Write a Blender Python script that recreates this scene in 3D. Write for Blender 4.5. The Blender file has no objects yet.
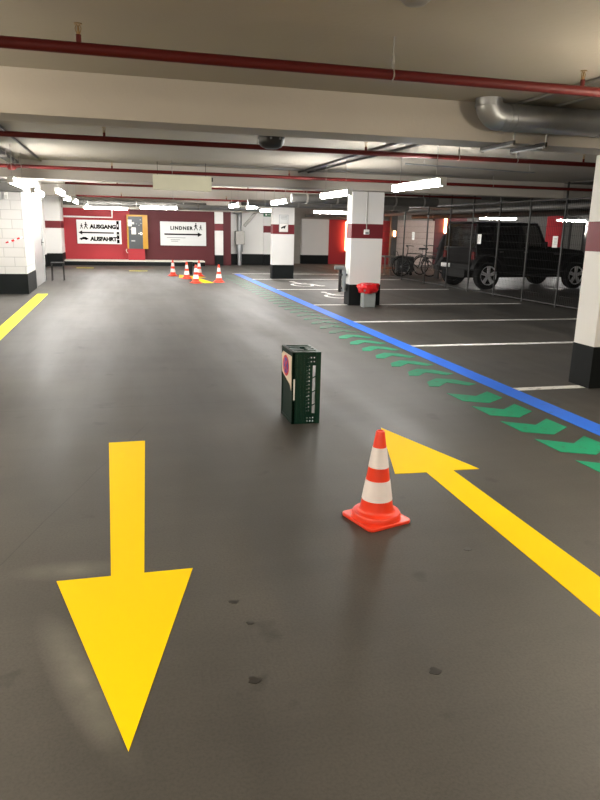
import bpy, math, random
from mathutils import Vector, Matrix
random.seed(7)
PI = math.pi
sc = bpy.context.scene
COL = sc.collection
V = Vector

# ------------------------------------------------------------------ materials
def new_mat(name):
    m = bpy.data.materials.new(name); m.use_nodes = True
    nt = m.node_tree
    return m, nt, nt.nodes['Principled BSDF']

def mat(name, col, rough=0.5, metal=0.0, var=0.0, scale=6.0, bump=0.0, bscale=60.0, spec=0.5, coat=0.0):
    m, nt, b = new_mat(name)
    b.inputs['Roughness'].default_value = rough
    b.inputs['Metallic'].default_value = metal
    b.inputs['Specular IOR Level'].default_value = spec
    b.inputs['Coat Weight'].default_value = coat
    tc = nt.nodes.new('ShaderNodeTexCoord')
    n = nt.nodes.new('ShaderNodeTexNoise'); n.inputs['Scale'].default_value = scale; n.inputs['Detail'].default_value = 5
    nt.links.new(tc.outputs['Object'], n.inputs['Vector'])
    mx = nt.nodes.new('ShaderNodeMix'); mx.data_type = 'RGBA'
    mx.inputs['A'].default_value = (*[c * (1 - var) for c in col], 1)
    mx.inputs['B'].default_value = (*[min(1, c * (1 + var)) for c in col], 1)
    nt.links.new(n.outputs['Fac'], mx.inputs['Factor'])
    nt.links.new(mx.outputs['Result'], b.inputs['Base Color'])
    if bump > 0:
        n2 = nt.nodes.new('ShaderNodeTexNoise'); n2.inputs['Scale'].default_value = bscale; n2.inputs['Detail'].default_value = 3
        nt.links.new(tc.outputs['Object'], n2.inputs['Vector'])
        bp = nt.nodes.new('ShaderNodeBump'); bp.inputs['Strength'].default_value = bump; bp.inputs['Distance'].default_value = 0.01
        nt.links.new(n2.outputs['Fac'], bp.inputs['Height'])
        nt.links.new(bp.outputs['Normal'], b.inputs['Normal'])
    return m

def emit(name, col, strength):
    m, nt, b = new_mat(name)
    b.inputs['Base Color'].default_value = (0.8, 0.8, 0.8, 1)
    b.inputs['Emission Color'].default_value = (*col, 1)
    b.inputs['Emission Strength'].default_value = strength
    return m

def block_mat(name, col, bw, bh, rough=0.6, mortar=0.78):
    """painted block masonry: the joints show as shallow grooves"""
    m, nt, b = new_mat(name)
    b.inputs['Roughness'].default_value = rough
    tc = nt.nodes.new('ShaderNodeTexCoord')
    sp = nt.nodes.new('ShaderNodeSeparateXYZ'); nt.links.new(tc.outputs['Object'], sp.inputs[0])
    ad = nt.nodes.new('ShaderNodeMath'); ad.operation = 'ADD'
    nt.links.new(sp.outputs['X'], ad.inputs[0]); nt.links.new(sp.outputs['Y'], ad.inputs[1])
    cb = nt.nodes.new('ShaderNodeCombineXYZ')
    nt.links.new(ad.outputs[0], cb.inputs['X']); nt.links.new(sp.outputs['Z'], cb.inputs['Y'])
    br = nt.nodes.new('ShaderNodeTexBrick')
    br.inputs['Scale'].default_value = 1.0
    br.inputs['Brick Width'].default_value = bw; br.inputs['Row Height'].default_value = bh
    br.inputs['Mortar Size'].default_value = 0.008; br.inputs['Mortar Smooth'].default_value = 0.4
    br.inputs['Color1'].default_value = (*col, 1)
    br.inputs['Color2'].default_value = (*[c * 0.95 for c in col], 1)
    br.inputs['Mortar'].default_value = (*[c * mortar for c in col], 1)
    nt.links.new(cb.outputs[0], br.inputs['Vector'])
    nt.links.new(br.outputs['Color'], b.inputs['Base Color'])
    bp = nt.nodes.new('ShaderNodeBump'); bp.inputs['Strength'].default_value = 0.5; bp.inputs['Distance'].default_value = 0.01; bp.invert = True
    nt.links.new(br.outputs['Fac'], bp.inputs['Height']); nt.links.new(bp.outputs['Normal'], b.inputs['Normal'])
    return m

def floor_mat():
    m, nt, b = new_mat('coated_concrete_floor')
    N, L = nt.nodes.new, nt.links.new
    tc = N('ShaderNodeTexCoord')
    def noise(scale, detail=5, vec=None, rough=0.55):
        n = N('ShaderNodeTexNoise'); n.inputs['Scale'].default_value = scale; n.inputs['Detail'].default_value = detail
        n.inputs['Roughness'].default_value = rough
        L(vec if vec else tc.outputs['Object'], n.inputs['Vector']); return n
    def ramp(src, p0, c0, p1, c1):
        r = N('ShaderNodeValToRGB'); e = r.color_ramp.elements
        e[0].position = p0; e[0].color = (*c0, 1); e[1].position = p1; e[1].color = (*c1, 1)
        L(src, r.inputs[0]); return r
    def mult(a, c):
        x = N('ShaderNodeMix'); x.data_type = 'RGBA'; x.blend_type = 'MULTIPLY'; x.inputs['Factor'].default_value = 1
        L(a, x.inputs['A']); L(c, x.inputs['B']); return x.outputs['Result']
    n1 = noise(0.55, 6)
    base = ramp(n1.outputs['Fac'], 0.3, FLOOR_A, 0.72, FLOOR_B).outputs['Color']
    # tyre-worn streaks along the lane
    mp = N('ShaderNodeMapping'); mp.inputs['Scale'].default_value = (1.0, 0.13, 1); L(tc.outputs['Object'], mp.inputs['Vector'])
    n2 = noise(2.2, 5, mp.outputs['Vector'])
    base = mult(base, ramp(n2.outputs['Fac'], 0.32, (0.72, 0.72, 0.72), 0.62, (1.08, 1.07, 1.06)).outputs['Color'])
    # scuffs across the lane
    mp2 = N('ShaderNodeMapping'); mp2.inputs['Scale'].default_value = (0.3, 1.6, 1); L(tc.outputs['Object'], mp2.inputs['Vector'])
    n3 = noise(2.0, 6, mp2.outputs['Vector'])
    base = mult(base, ramp(n3.outputs['Fac'], 0.35, (0.86, 0.86, 0.86), 0.6, (1.04, 1.04, 1.04)).outputs['Color'])
    # fine grit
    n4 = noise(95, 2)
    base = mult(base, ramp(n4.outputs['Fac'], 0.32, (0.76, 0.76, 0.76), 0.6, (1.08, 1.08, 1.08)).outputs['Color'])
    # small drips and blotches
    n5 = noise(3.3, 3)
    base = mult(base, ramp(n5.outputs['Fac'], 0.27, (0.50, 0.48, 0.46), 0.35, (1, 1, 1)).outputs['Color'])
    # construction joint across the lane
    sp = N('ShaderNodeSeparateXYZ'); L(tc.outputs['Object'], sp.inputs[0])
    n6 = noise(1.1, 4)
    def math_(op, a, bv):
        q = N('ShaderNodeMath'); q.operation = op
        if isinstance(a, (int, float)): q.inputs[0].default_value = a
        else: L(a, q.inputs[0])
        if isinstance(bv, (int, float)): q.inputs[1].default_value = bv
        else: L(bv, q.inputs[1])
        return q.outputs[0]
    wob = math_('MULTIPLY', n6.outputs['Fac'], 0.16)
    yy = math_('SUBTRACT', math_('ADD', sp.outputs['Y'], wob), 5.91)
    crack = math_('LESS_THAN', math_('ABSOLUTE', yy, 0), 0.006)
    lim = math_('LESS_THAN', sp.outputs['X'], 1.2)
    crack = math_('MULTIPLY', crack, lim)
    # diagonal hairline crack to the left of the arrow
    dg = math_('SUBTRACT', math_('ADD', math_('MULTIPLY', sp.outputs['X'], 3.0), wob), math_('SUBTRACT', sp.outputs['Y'], 4.75))
    c2 = math_('LESS_THAN', math_('ABSOLUTE', dg, 0), 0.009)
    c2 = math_('MULTIPLY', c2, math_('LESS_THAN', sp.outputs['Y'], 5.3))
    c2 = math_('MULTIPLY', c2, math_('LESS_THAN', sp.outputs['X'], 0.6))
    cr = math_('MULTIPLY', math_('MAXIMUM', crack, c2), 0.7)
    mk = N('ShaderNodeMix'); mk.data_type = 'RGBA'; L(cr, mk.inputs['Factor']); L(base, mk.inputs['A']); mk.inputs['B'].default_value = (0.012, 0.011, 0.010, 1)
    base = mk.outputs['Result']
    # pale rubbed patch beside the arrow head (old paint ground away)
    def blob(cx, cy, sx, sy, rz):
        mm = N('ShaderNodeMapping'); mm.vector_type = 'TEXTURE'
        mm.inputs['Location'].default_value = (cx, cy, 0); mm.inputs['Rotation'].default_value = (0, 0, rz); mm.inputs['Scale'].default_value = (sx, sy, 1)
        L(tc.outputs['Object'], mm.inputs['Vector'])
        ln = N('ShaderNodeVectorMath'); ln.operation = 'LENGTH'; L(mm.outputs['Vector'], ln.inputs[0])
        q = math_('SUBTRACT', 1.0, ln.outputs['Value'])
        q = math_('MAXIMUM', q, 0.0)
        return q
    n7 = noise(5, 4)
    bl = math_('MAXIMUM', blob(-0.19, 2.12, 0.10, 0.52, 0.35), math_('MULTIPLY', blob(-0.28, 2.93, 0.28, 0.10, -0.1), 0.8))
    bl = math_('MULTIPLY', math_('MULTIPLY', bl, n7.outputs['Fac']), 0.75)
    mk2 = N('ShaderNodeMix'); mk2.data_type = 'RGBA'; L(bl, mk2.inputs['Factor']); L(base, mk2.inputs['A']); mk2.inputs['B'].default_value = (0.30, 0.29, 0.25, 1)
    base = mk2.outputs['Result']
    L(base, b.inputs['Base Color'])
    rr = ramp(n2.outputs['Fac'], 0.3, (0.50,) * 3, 0.7, (0.64,) * 3)
    L(rr.outputs['Color'], b.inputs['Roughness'])
    b.inputs['Specular IOR Level'].default_value = 0.65
    bp = N('ShaderNodeBump'); bp.inputs['Strength'].default_value = 0.12; bp.inputs['Distance'].default_value = 0.004
    L(n4.outputs['Fac'], bp.inputs['Height']); L(bp.outputs['Normal'], b.inputs['Normal'])
    return m

FLOOR_A = (0.034, 0.0305, 0.0255)
FLOOR_B = (0.062, 0.057, 0.049)
LAMP = 74.0

def paint_mat(name, col, wear=0.25, rough=0.5, spec=0.3, worn_col=(0.075, 0.07, 0.06), scale=9):
    """road paint, thinner where tyres have rubbed it"""
    m, nt, b = new_mat(name)
    b.inputs['Roughness'].default_value = rough; b.inputs['Specular IOR Level'].default_value = spec
    tc = nt.nodes.new('ShaderNodeTexCoord')
    n = nt.nodes.new('ShaderNodeTexNoise'); n.inputs['Scale'].default_value = scale; n.inputs['Detail'].default_value = 7; n.inputs['Roughness'].default_value = 0.7
    nt.links.new(tc.outputs['Object'], n.inputs['Vector'])
    r = nt.nodes.new('ShaderNodeValToRGB'); e = r.color_ramp.elements
    e[0].position = max(0.0, wear - 0.02); e[0].color = (1, 1, 1, 1); e[1].position = min(1, wear + 0.22); e[1].color = (0, 0, 0, 1)
    nt.links.new(n.outputs['Fac'], r.inputs[0])
    mx = nt.nodes.new('ShaderNodeMix'); mx.data_type = 'RGBA'
    mx.inputs['A'].default_value = (*col, 1); mx.inputs['B'].default_value = (*worn_col, 1)
    nt.links.new(r.outputs['Color'], mx.inputs['Factor'])
    nt.links.new(mx.outputs['Result'], b.inputs['Base Color'])
    return m

M = {}
M['floor'] = floor_mat()
M['ceiling'] = mat('painted_concrete_ceiling', (0.32, 0.288, 0.238), 0.85, var=0.10, scale=0.9, bump=0.15, bscale=25)
M['beam'] = mat('painted_concrete_beam', (0.40, 0.367, 0.322), 0.8, var=0.07, scale=1.5, bump=0.15, bscale=30)
M['white_wall'] = mat('white_wall_paint', (0.74, 0.73, 0.71), 0.7, var=0.04, scale=2, bump=0.1, bscale=40)
M['block_white'] = block_mat('white_painted_blocks', (0.58, 0.565, 0.555), 0.42, 0.2, mortar=0.7)
M['block_tan'] = block_mat('pinkish_painted_blocks', (0.62, 0.50, 0.45), 0.5, 0.25)
M['grey_wall'] = mat('grey_concrete_wall', (0.30, 0.28, 0.25), 0.8, var=0.1)
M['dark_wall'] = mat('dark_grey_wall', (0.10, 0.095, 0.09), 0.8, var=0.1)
M['band_black'] = mat('anthracite_paint', (0.008, 0.0095, 0.010), 0.6, spec=0.15, var=0.15, scale=5)
M['band_red'] = mat('wine_red_paint', (0.15, 0.008, 0.014), 0.6, var=0.05)
M['red_wall'] = mat('red_wall_paint', (0.36, 0.018, 0.026), 0.6, var=0.07, scale=1.5)
M['red_wall_shaded'] = mat('shaded_red_wall_paint', (0.080, 0.004, 0.008), 0.65, var=0.07, scale=1.5)  # darker copy of the red wall paint, with shade put into the colour
M['pipe_red'] = mat('red_pipe_enamel', (0.085, 0.008, 0.007), 0.5, var=0.15, scale=4, spec=0.2)
M['zinc'] = mat('galvanised_sheet', (0.36, 0.37, 0.38), 0.45, 0.85, var=0.15, scale=12)
M['zinc_dull'] = mat('dull_galvanised_steel', (0.30, 0.29, 0.27), 0.5, 0.6, var=0.15, scale=10)
M['steel_dark'] = mat('dark_steel', (0.045, 0.044, 0.043), 0.5, 0.5, var=0.1)
M['wire'] = mat('dark_wire', (0.022, 0.022, 0.022), 0.6, spec=0.2)
M['duct_dark'] = mat('dark_duct_lagging', (0.07, 0.067, 0.062), 0.6, 0.2, var=0.15)
M['duct_mid'] = mat('grey_duct_sheet', (0.22, 0.21, 0.20), 0.5, 0.5, var=0.12)
M['brass'] = mat('tarnished_brass', (0.30, 0.20, 0.09), 0.4, 0.8, var=0.1)
M['lamp'] = emit('lamp_diffuser', (1.0, 0.975, 0.925), LAMP)
M['added_warm_lamp'] = emit('added_warm_lamp_diffuser', (1.0, 0.88, 0.70), LAMP * 1.0)
M['glow'] = emit('orange_tube_glow', (1.0, 0.42, 0.17), 17.0)
M['lamp_body'] = mat('lamp_housing_plastic', (0.62, 0.61, 0.58), 0.5)
M['white_paint'] = paint_mat('white_line_paint', (0.74, 0.73, 0.70), 0.26)
M['blue_paint'] = paint_mat('blue_line_paint', (0.028, 0.165, 0.80), 0.2, spec=0.2)
M['green_paint'] = paint_mat('green_chevron_paint', (0.006, 0.27, 0.14), 0.24, spec=0.2, scale=14)
M['green_worn'] = paint_mat('worn_green_chevron_paint', (0.012, 0.24, 0.135), 0.44, spec=0.2, scale=16)
M['yellow_paint'] = paint_mat('yellow_arrow_tape', (0.95, 0.625, 0.0), 0.05, rough=0.6, spec=0.08)
M['lemon_paint'] = paint_mat('lemon_line_paint', (0.90, 0.84, 0.01), 0.10, rough=0.5)
M['stain'] = mat('oil_stain', (0.020, 0.018, 0.016), 0.35, var=0.2)
M['cone'] = mat('orange_red_cone_plastic', (0.86, 0.050, 0.016), 0.38, var=0.05, spec=0.5)
M['cone_white'] = mat('white_reflective_sleeve', (0.88, 0.82, 0.83), 0.45, var=0.05, scale=30)
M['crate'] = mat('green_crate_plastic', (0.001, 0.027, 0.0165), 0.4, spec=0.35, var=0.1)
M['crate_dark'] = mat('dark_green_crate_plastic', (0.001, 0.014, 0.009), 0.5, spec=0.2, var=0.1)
M['paper'] = mat('white_paper', (0.80, 0.79, 0.76), 0.7, var=0.02)
M['cream_paper'] = mat('cream_sheet', (0.72, 0.60, 0.48), 0.6, var=0.04)
M['no_red'] = mat('sign_red', (0.62, 0.03, 0.05), 0.5)
M['no_blue'] = mat('sign_blue', (0.10, 0.07, 0.36), 0.5)
M['sign_white'] = mat('sign_board_white', (0.82, 0.82, 0.81), 0.4, var=0.01)
M['sign_grey'] = mat('sign_board_pale_grey', (0.66, 0.67, 0.66), 0.4, var=0.01)
M['ink'] = mat('black_print', (0.004, 0.004, 0.004), 0.9, spec=0.05)
M['ink_grey'] = mat('grey_print', (0.22, 0.22, 0.22), 0.5)
M['yellow_metal'] = mat('ochre_machine_enamel', (0.52, 0.27, 0.02), 0.4, var=0.05)
M['panel_grey'] = mat('slate_machine_panel', (0.055, 0.062, 0.068), 0.4, var=0.05)
M['black_plastic'] = mat('black_plastic', (0.012, 0.012, 0.013), 0.45)
M['door_steel'] = mat('grey_door_enamel', (0.42, 0.42, 0.42), 0.35, 0.3, var=0.06)
M['bin_grey'] = mat('grey_bin_plastic', (0.24, 0.26, 0.26), 0.5, var=0.05)
M['bag_red'] = mat('red_plastic_bag', (0.62, 0.015, 0.02), 0.3, var=0.2, scale=20)
M['box_beige'] = mat('pale_beige_box_enamel', (0.56, 0.54, 0.40), 0.6, var=0.05, bump=0.1, bscale=80)
M['car_black'] = mat('black_car_paint', (0.002, 0.002, 0.0022), 0.28, 0.0, spec=0.16)
M['car_trim'] = mat('black_trim_plastic', (0.005, 0.005, 0.005), 0.65, spec=0.2)
M['tyre'] = mat('tyre_rubber', (0.005, 0.005, 0.005), 0.85, spec=0.15)
M['alloy'] = mat('polished_alloy', (0.80, 0.80, 0.82), 0.3, 0.3)
M['tail_red'] = mat('tail_lamp_red', (0.10, 0.006, 0.006), 0.2)
M['chrome'] = mat('chrome', (0.75, 0.75, 0.76), 0.15, 1.0)
M['seat_dark'] = mat('dark_seat_fabric', (0.025, 0.025, 0.027), 0.8, var=0.2)
M['exit_green'] = mat('exit_sign_green', (0.01, 0.13, 0.05), 0.5)
M['wood_red'] = mat('reddish_wood_shelf', (0.22, 0.06, 0.03), 0.6, var=0.2)
M['curb_white'] = mat('pale_curb_concrete', (0.70, 0.66, 0.60), 0.7, var=0.05)
def glass_mat():
    m, nt, b = new_mat('tinted_car_glass')
    b.inputs['Base Color'].default_value = (0.30, 0.29, 0.28, 1)
    b.inputs['Transmission Weight'].default_value = 1.0
    b.inputs['Roughness'].default_value = 0.02
    b.inputs['IOR'].default_value = 1.12
    return m
M['glass'] = glass_mat()
M['glass_dark'] = mat('privacy_car_glass', (0.002, 0.002, 0.0025), 0.06, spec=0.25)

# ------------------------------------------------------------------ mesh builder
class MB:
    def __init__(self): self.v, self.f, self.s = [], [], []
    def add(self, vs, fs, smooth=False):
        o = len(self.v); self.v += [tuple(p) for p in vs]
        for f in fs: self.f.append([i + o for i in f]); self.s.append(smooth)
        return self
    def box(self, x0, x1, y0, y1, z0, z1, mtx=None):
        vs = [V((x, y, z)) for z in (z0, z1) for y in (y0, y1) for x in (x0, x1)]
        if mtx: vs = [mtx @ p for p in vs]
        return self.add(vs, [(0, 2, 3, 1), (4, 5, 7, 6), (0, 1, 5, 4), (2, 6, 7, 3), (0, 4, 6, 2), (1, 3, 7, 5)])
    def tube(self, pts, r, n=10, caps=True, closed=False):
        pts = [V(p) for p in pts]; k = len(pts); rings = []
        rs = r if isinstance(r, (list, tuple)) else [r] * k
        up = None
        for i, p in enumerate(pts):
            if closed: d = pts[(i + 1) % k] - pts[i - 1]
            elif i == 0: d = pts[1] - p
            elif i == k - 1: d = p - pts[i - 1]
            else: d = (pts[i + 1] - p).normalized() + (p - pts[i - 1]).normalized()
            d.normalize()
            if up is None:
                up = V((0, 0, 1)) if abs(d.z) < 0.9 else V((1, 0, 0))
            a = d.cross(up); 
            if a.length < 1e-4: a = d.cross(V((0, 1, 0)))
            a.normalize(); b_ = a.cross(d).normalized(); up = b_
            rings.append([p + (a * math.cos(t) + b_ * math.sin(t)) * rs[i] for t in (2 * PI * j / n for j in range(n))])
        vs = [q for rg in rings for q in rg]; fs = []
        m_ = k if closed else k - 1
        for i in range(m_):
            i2 = (i + 1) % k
            for j in range(n):
                j2 = (j + 1) % n
                fs.append((i * n + j, i * n + j2, i2 * n + j2, i2 * n + j))
        self.add(vs, fs, True)
        if caps and not closed:
            self.add(rings[0], [tuple(range(n))]); self.add(rings[-1], [tuple(range(n - 1, -1, -1))])
        return self
    def lathe(self, prof, n=32, mtx=None, smooth=True):
        vs, fs = [], []
        for (r, z) in prof:
            for j in range(n):
                t = 2 * PI * j / n; vs.append(V((r * math.cos(t), r * math.sin(t), z)))
        for i in range(len(prof) - 1):
            for j in range(n):
                j2 = (j + 1) % n
                fs.append((i * n + j, i * n + j2, (i + 1) * n + j2, (i + 1) * n + j))
        if mtx: vs = [mtx @ p for p in vs]
        self.add(vs, fs, smooth)
        return self
    def prism(self, poly, lo, hi, axis='z', mtx=None):
        """extrude a 2D polygon along an axis; poly coords are the two other axes in order"""
        def P(a, b, c):
            return V((a, b, c)) if axis == 'z' else V((a, c, b)) if axis == 'y' else V((c, a, b))
        k = len(poly)
        vs = [P(a, b, lo) for a, b in poly] + [P(a, b, hi) for a, b in poly]
        if mtx: vs = [mtx @ p for p in vs]
        fs = [tuple(range(k - 1, -1, -1)), tuple(range(k, 2 * k))] + [(i, (i + 1) % k, k + (i + 1) % k, k + i) for i in range(k)]
        return self.add(vs, fs)
    def build(self, name, m, parent=None, loc=None, rz=0.0, bevel=0.0, angle=40):
        me = bpy.data.meshes.new(name)
        me.from_pydata(self.v, [], self.f)
        me.materials.append(m)
        for p, s in zip(me.polygons, self.s): p.use_smooth = s
        import bmesh
        bm = bmesh.new(); bm.from_mesh(me); bmesh.ops.remove_doubles(bm, verts=bm.verts, dist=1e-5)
        bmesh.ops.recalc_face_normals(bm, faces=bm.faces); bm.to_mesh(me); bm.free()
        me.update()
        me.set_sharp_from_angle(angle=math.radians(angle))
        o = bpy.data.objects.new(name, me); COL.objects.link(o)
        if parent: o.parent = parent
        if loc: o.location = loc
        o.rotation_euler.z = rz
        if bevel:
            bv = o.modifiers.new('bevel', 'BEVEL'); bv.width = bevel; bv.segments = 2; bv.limit_method = 'ANGLE'; bv.angle_limit = math.radians(40)
        return o

def tag(o, label=None, cat=None, group=None, kind=None):
    if label: o['label'] = label
    if cat: o['category'] = cat
    if group: o['group'] = group
    if kind: o['kind'] = kind
    return o
def empty(name, loc=(0, 0, 0), rz=0.0):
    o = bpy.data.objects.new(name, None); COL.objects.link(o); o.location = loc; o.rotation_euler.z = rz
    o.empty_display_size = 0.1
    return o
def copy_tree(o, parent=None):
    c = o.copy(); COL.objects.link(c)
    if parent: c.parent = parent
    for ch in list(o.children): copy_tree(ch, c)
    return c
def struct(name, mb, m, parent=None, **k):
    o = mb.build(name, m, parent, **k)
    if not parent: o['kind'] = 'structure'
    return o
def text_mesh(s, size, name, m, parent, loc, spacing=1.0, bold=0.0, thick=0.002):
    cu = bpy.data.curves.new('lettering', 'FONT'); cu.body = s; cu.size = size; cu.space_character = spacing
    cu.offset = bold; cu.extrude = thick; cu.resolution_u = 3
    ob = bpy.data.objects.new('lettering', cu); COL.objects.link(ob)
    dg = bpy.context.evaluated_depsgraph_get(); dg.update()
    me = bpy.data.meshes.new_from_object(ob.evaluated_get(dg))
    bpy.data.objects.remove(ob); bpy.data.curves.remove(cu)
    me.transform(Matrix.Rotation(PI / 2, 4, 'X'))
    me.materials.clear(); me.materials.append(m)
    o = bpy.data.objects.new(name, me); COL.objects.link(o); o.parent = parent; o.location = loc
    return o

ORD = 'first second third fourth fifth sixth seventh eighth ninth tenth eleventh twelfth thirteenth fourteenth fifteenth sixteenth seventeenth eighteenth nineteenth twentieth'.split()
def ordinal(n):
    if n <= 20: return ORD[n - 1]
    tens = {2: 'twenty', 3: 'thirty', 4: 'forty'}[n // 10]
    return ('thirtieth' if n == 30 else tens + '-' + ORD[n % 10 - 1])

# ------------------------------------------------------------------ camera
cam = bpy.data.cameras.new('camera'); co = bpy.data.objects.new('camera', cam); COL.objects.link(co)
R0 = V((0.967392, -0.252372, 0.021454)); D0 = V((-0.041951, -0.243187, -0.969072)); F0 = V((0.249784, 0.936572, -0.245845))
mw = Matrix((( R0.x, -D0.x, -F0.x, 0), (R0.y, -D0.y, -F0.y, 0), (R0.z, -D0.z, -F0.z, 1.52), (0, 0, 0, 1)))
co.matrix_world = mw
cam.sensor_fit = 'AUTO'; cam.sensor_width = 36.0; cam.lens = 672 / 800 * 36.0; cam.clip_start = 0.05; cam.clip_end = 200
sc.camera = co

# ------------------------------------------------------------------ the hall
XL, XR, YN, YF = -7.0, 24.0, -6.0, 30.5
ZC = 2.60
struct('floor', MB().box(XL, XR, YN, YF, -0.2, 0), M['floor'])
struct('ceiling', MB().box(XL, XR, YN, YF, ZC, ZC + 0.25), M['ceiling'])
struct('wall_near', MB().box(XL, XR, YN - 0.2, YN, 0, ZC), M['white_wall'])
struct('wall_right', MB().box(XR, XR + 0.2, YN, YF, 0, ZC), M['dark_wall'])
struct('wall_outer_left', MB().box(XL - 0.2, XL, YN, YF, 0, ZC), M['white_wall'])
struct('ceiling_cage_shade', MB().box(9.2, XR, 6.0, YF, ZC - 0.02, ZC + 0.01), M['dark_wall'])  # dark slab added over the cage; its colour stands for missing light
for yb in (13.08, 20.58): struct('ceiling_beam', MB().box(9.2, XR, yb, yb + 0.42, 2.29, ZC), M['grey_wall'])  # beams continue in a darker grey, the unlit cage put into the colour
for yb in (-1.92, 5.58, 13.08, 20.58):
    struct('ceiling_beam', MB().box(XL, XR if yb < 6 else 9.2, yb, yb + 0.42, 2.29, ZC), M['beam'])
# low lintel in front of the far wall
struct('ceiling_beam', MB().box(-2.6, 6.3, 27.75, 28.1, 2.14, ZC), M['beam'])

# pillars on the 7.5 m grid
def pillar(x, y, w=0.68, d=0.32):
    p = empty('pillar', (x, y, 0)); p['kind'] = 'structure'
    m_ = MB().box(0, w, 0, d, 0.43, 1.37); m_.box(0, w, 0, d, 1.66, 2.292)
    m_.build('shaft', M['white_wall'], p)
    MB().box(-0.004, w + 0.004, -0.004, d + 0.004, 0, 0.43).build('base_band', M['band_black'], p)
    MB().box(-0.001, w + 0.001, -0.001, d + 0.001, 1.37, 1.66).build('stripe_band', M['band_red'], p)
    return p
for (x, y) in ((4.60, 5.75), (4.60, 13.45), (4.60, 20.95)):
    pillar(x, y)

# left block with the steel door
wl = empty('wall_left', (0, 0, 0)); wl['kind'] = 'structure'
m_ = MB(); m_.box(XL, -2.0, 16.1, 17.65, 0.44, 2.15); m_.box(XL, -2.0, 19.75, 20.0, 0.44, 2.15); m_.box(XL, -2.0, 17.65, 19.75, 2.15, ZC)
m_.box(XL, -2.0, 16.1, 17.65, 2.15, ZC); m_.box(XL, -2.0, 19.75, 20.0, 2.15, ZC); m_.box(XL, -2.06, 17.65, 19.75, 0.44, 2.15)
m_.build('block_wall', M['block_white'], wl)
m_ = MB(); m_.box(XL, -1.995, 16.095, 17.65, 0, 0.44); m_.box(XL, -1.995, 19.75, 20.005, 0, 0.44); m_.box(XL, -2.06, 17.65, 19.75, 0, 0.44)
m_.build('base_band', M['band_black'], wl)
dr = struct('door_1', MB().box(-2.055, -2.015, 17.72, 19.68, 0.0, 2.10), M['door_steel'])
m_ = MB(); m_.box(-2.06, -1.985, 17.65, 17.72, 0, 2.15); m_.box(-2.06, -1.985, 19.68, 19.75, 0, 2.15); m_.box(-2.06, -1.985, 17.72, 19.68, 2.10, 2.15)
m_.build('door_frame', M['door_steel'], dr)
m_ = MB(); m_.tube([(-2.02, 19.5, 1.04), (-1.96, 19.5, 1.04), (-1.96, 19.36, 1.04)], 0.011, 8); m_.box(-2.02, -2.008, 19.46, 19.54, 0.96, 1.12)
m_.build('door_handle', M['black_plastic'], dr)
# recess behind it and the striped pilaster
wl2 = empty('wall_recess', (0, 0, 0)); wl2['kind'] = 'structure'
MB().box(-2.9, -2.62, 20.0, 30.5, 0.44, ZC).build('wall_panel', M['white_wall'], wl2)
MB().box(-2.9, -2.615, 20.0, 30.5, 0, 0.44).build('base_band', M['band_black'], wl2)
pl = empty('pilaster', (0, 0, 0)); pl['kind'] = 'structure'
m_ = MB(); m_.box(-2.62, -2.08, 27.0, 28.6, 0.47, 1.38); m_.box(-2.62, -2.08, 27.0, 28.6, 1.64, ZC); m_.build('shaft', M['white_wall'], pl)
MB().box(-2.62, -2.075, 26.995, 28.6, 0, 0.47).build('base_band', M['band_black'], pl)
MB().box(-2.62, -2.078, 26.997, 28.6, 1.38, 1.64).build('stripe_band', M['band_red'], pl)
# far red wall
struct('wall_far', MB().box(-2.62, 0.42, 28.5, 28.8, 0, ZC), M['red_wall'])
struct('wall_far_shaded', MB().box(0.42, 4.48, 28.5, 28.8, 0, ZC), M['red_wall_shaded'])  # same red wall, its shaded part drawn in the darker copy
wp = empty('pilaster', (0, 0, 0)); wp['kind'] = 'structure'
m_ = MB(); m_.box(3.80, 4.14, 28.38, 28.5, 0.42, 1.40); m_.box(3.80, 4.14, 28.38, 28.5, 1.68, 2.14); m_.build('shaft', M['white_wall'], wp)
MB().box(3.80, 4.14, 28.376, 28.5, 0, 0.42).build('base_band', M['band_black'], wp)
MB().box(3.80, 4.14, 28.378, 28.5, 1.40, 1.68).build('stripe_band', M['band_red'], wp)
kb = struct('trim_curb', MB().box(-2.62, 3.3, 27.72, 28.5, 0, 0.15), M['band_black'])
MB().box(-2.62, 3.3, 27.74, 28.5, 0.15, 0.20).build('curb_top', M['curb_white'], kb)
# white wall right of the red one
wr = empty('wall_far_right', (0, 0, 0)); wr['kind'] = 'structure'
MB().box(4.48, 6.35, 29.0, 29.3, 0.46, ZC).build('wall_panel', M['white_wall'], wr)
MB().box(4.48, 6.35, 28.995, 29.3, 0, 0.46).build('base_band', M['band_black'], wr)
wp = empty('pilaster', (0, 0, 0)); wp['kind'] = 'structure'
m_ = MB(); m_.box(5.95, 6.30, 28.86, 29.0, 0.46, 1.36); m_.box(5.95, 6.30, 28.86, 29.0, 1.64, ZC); m_.build('shaft', M['white_wall'], wp)
MB().box(5.95, 6.30, 28.855, 29.0, 0, 0.46).build('base_band', M['band_black'], wp)
MB().box(5.95, 6.30, 28.858, 29.0, 1.36, 1.64).build('stripe_band', M['band_red'], wp)
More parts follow.
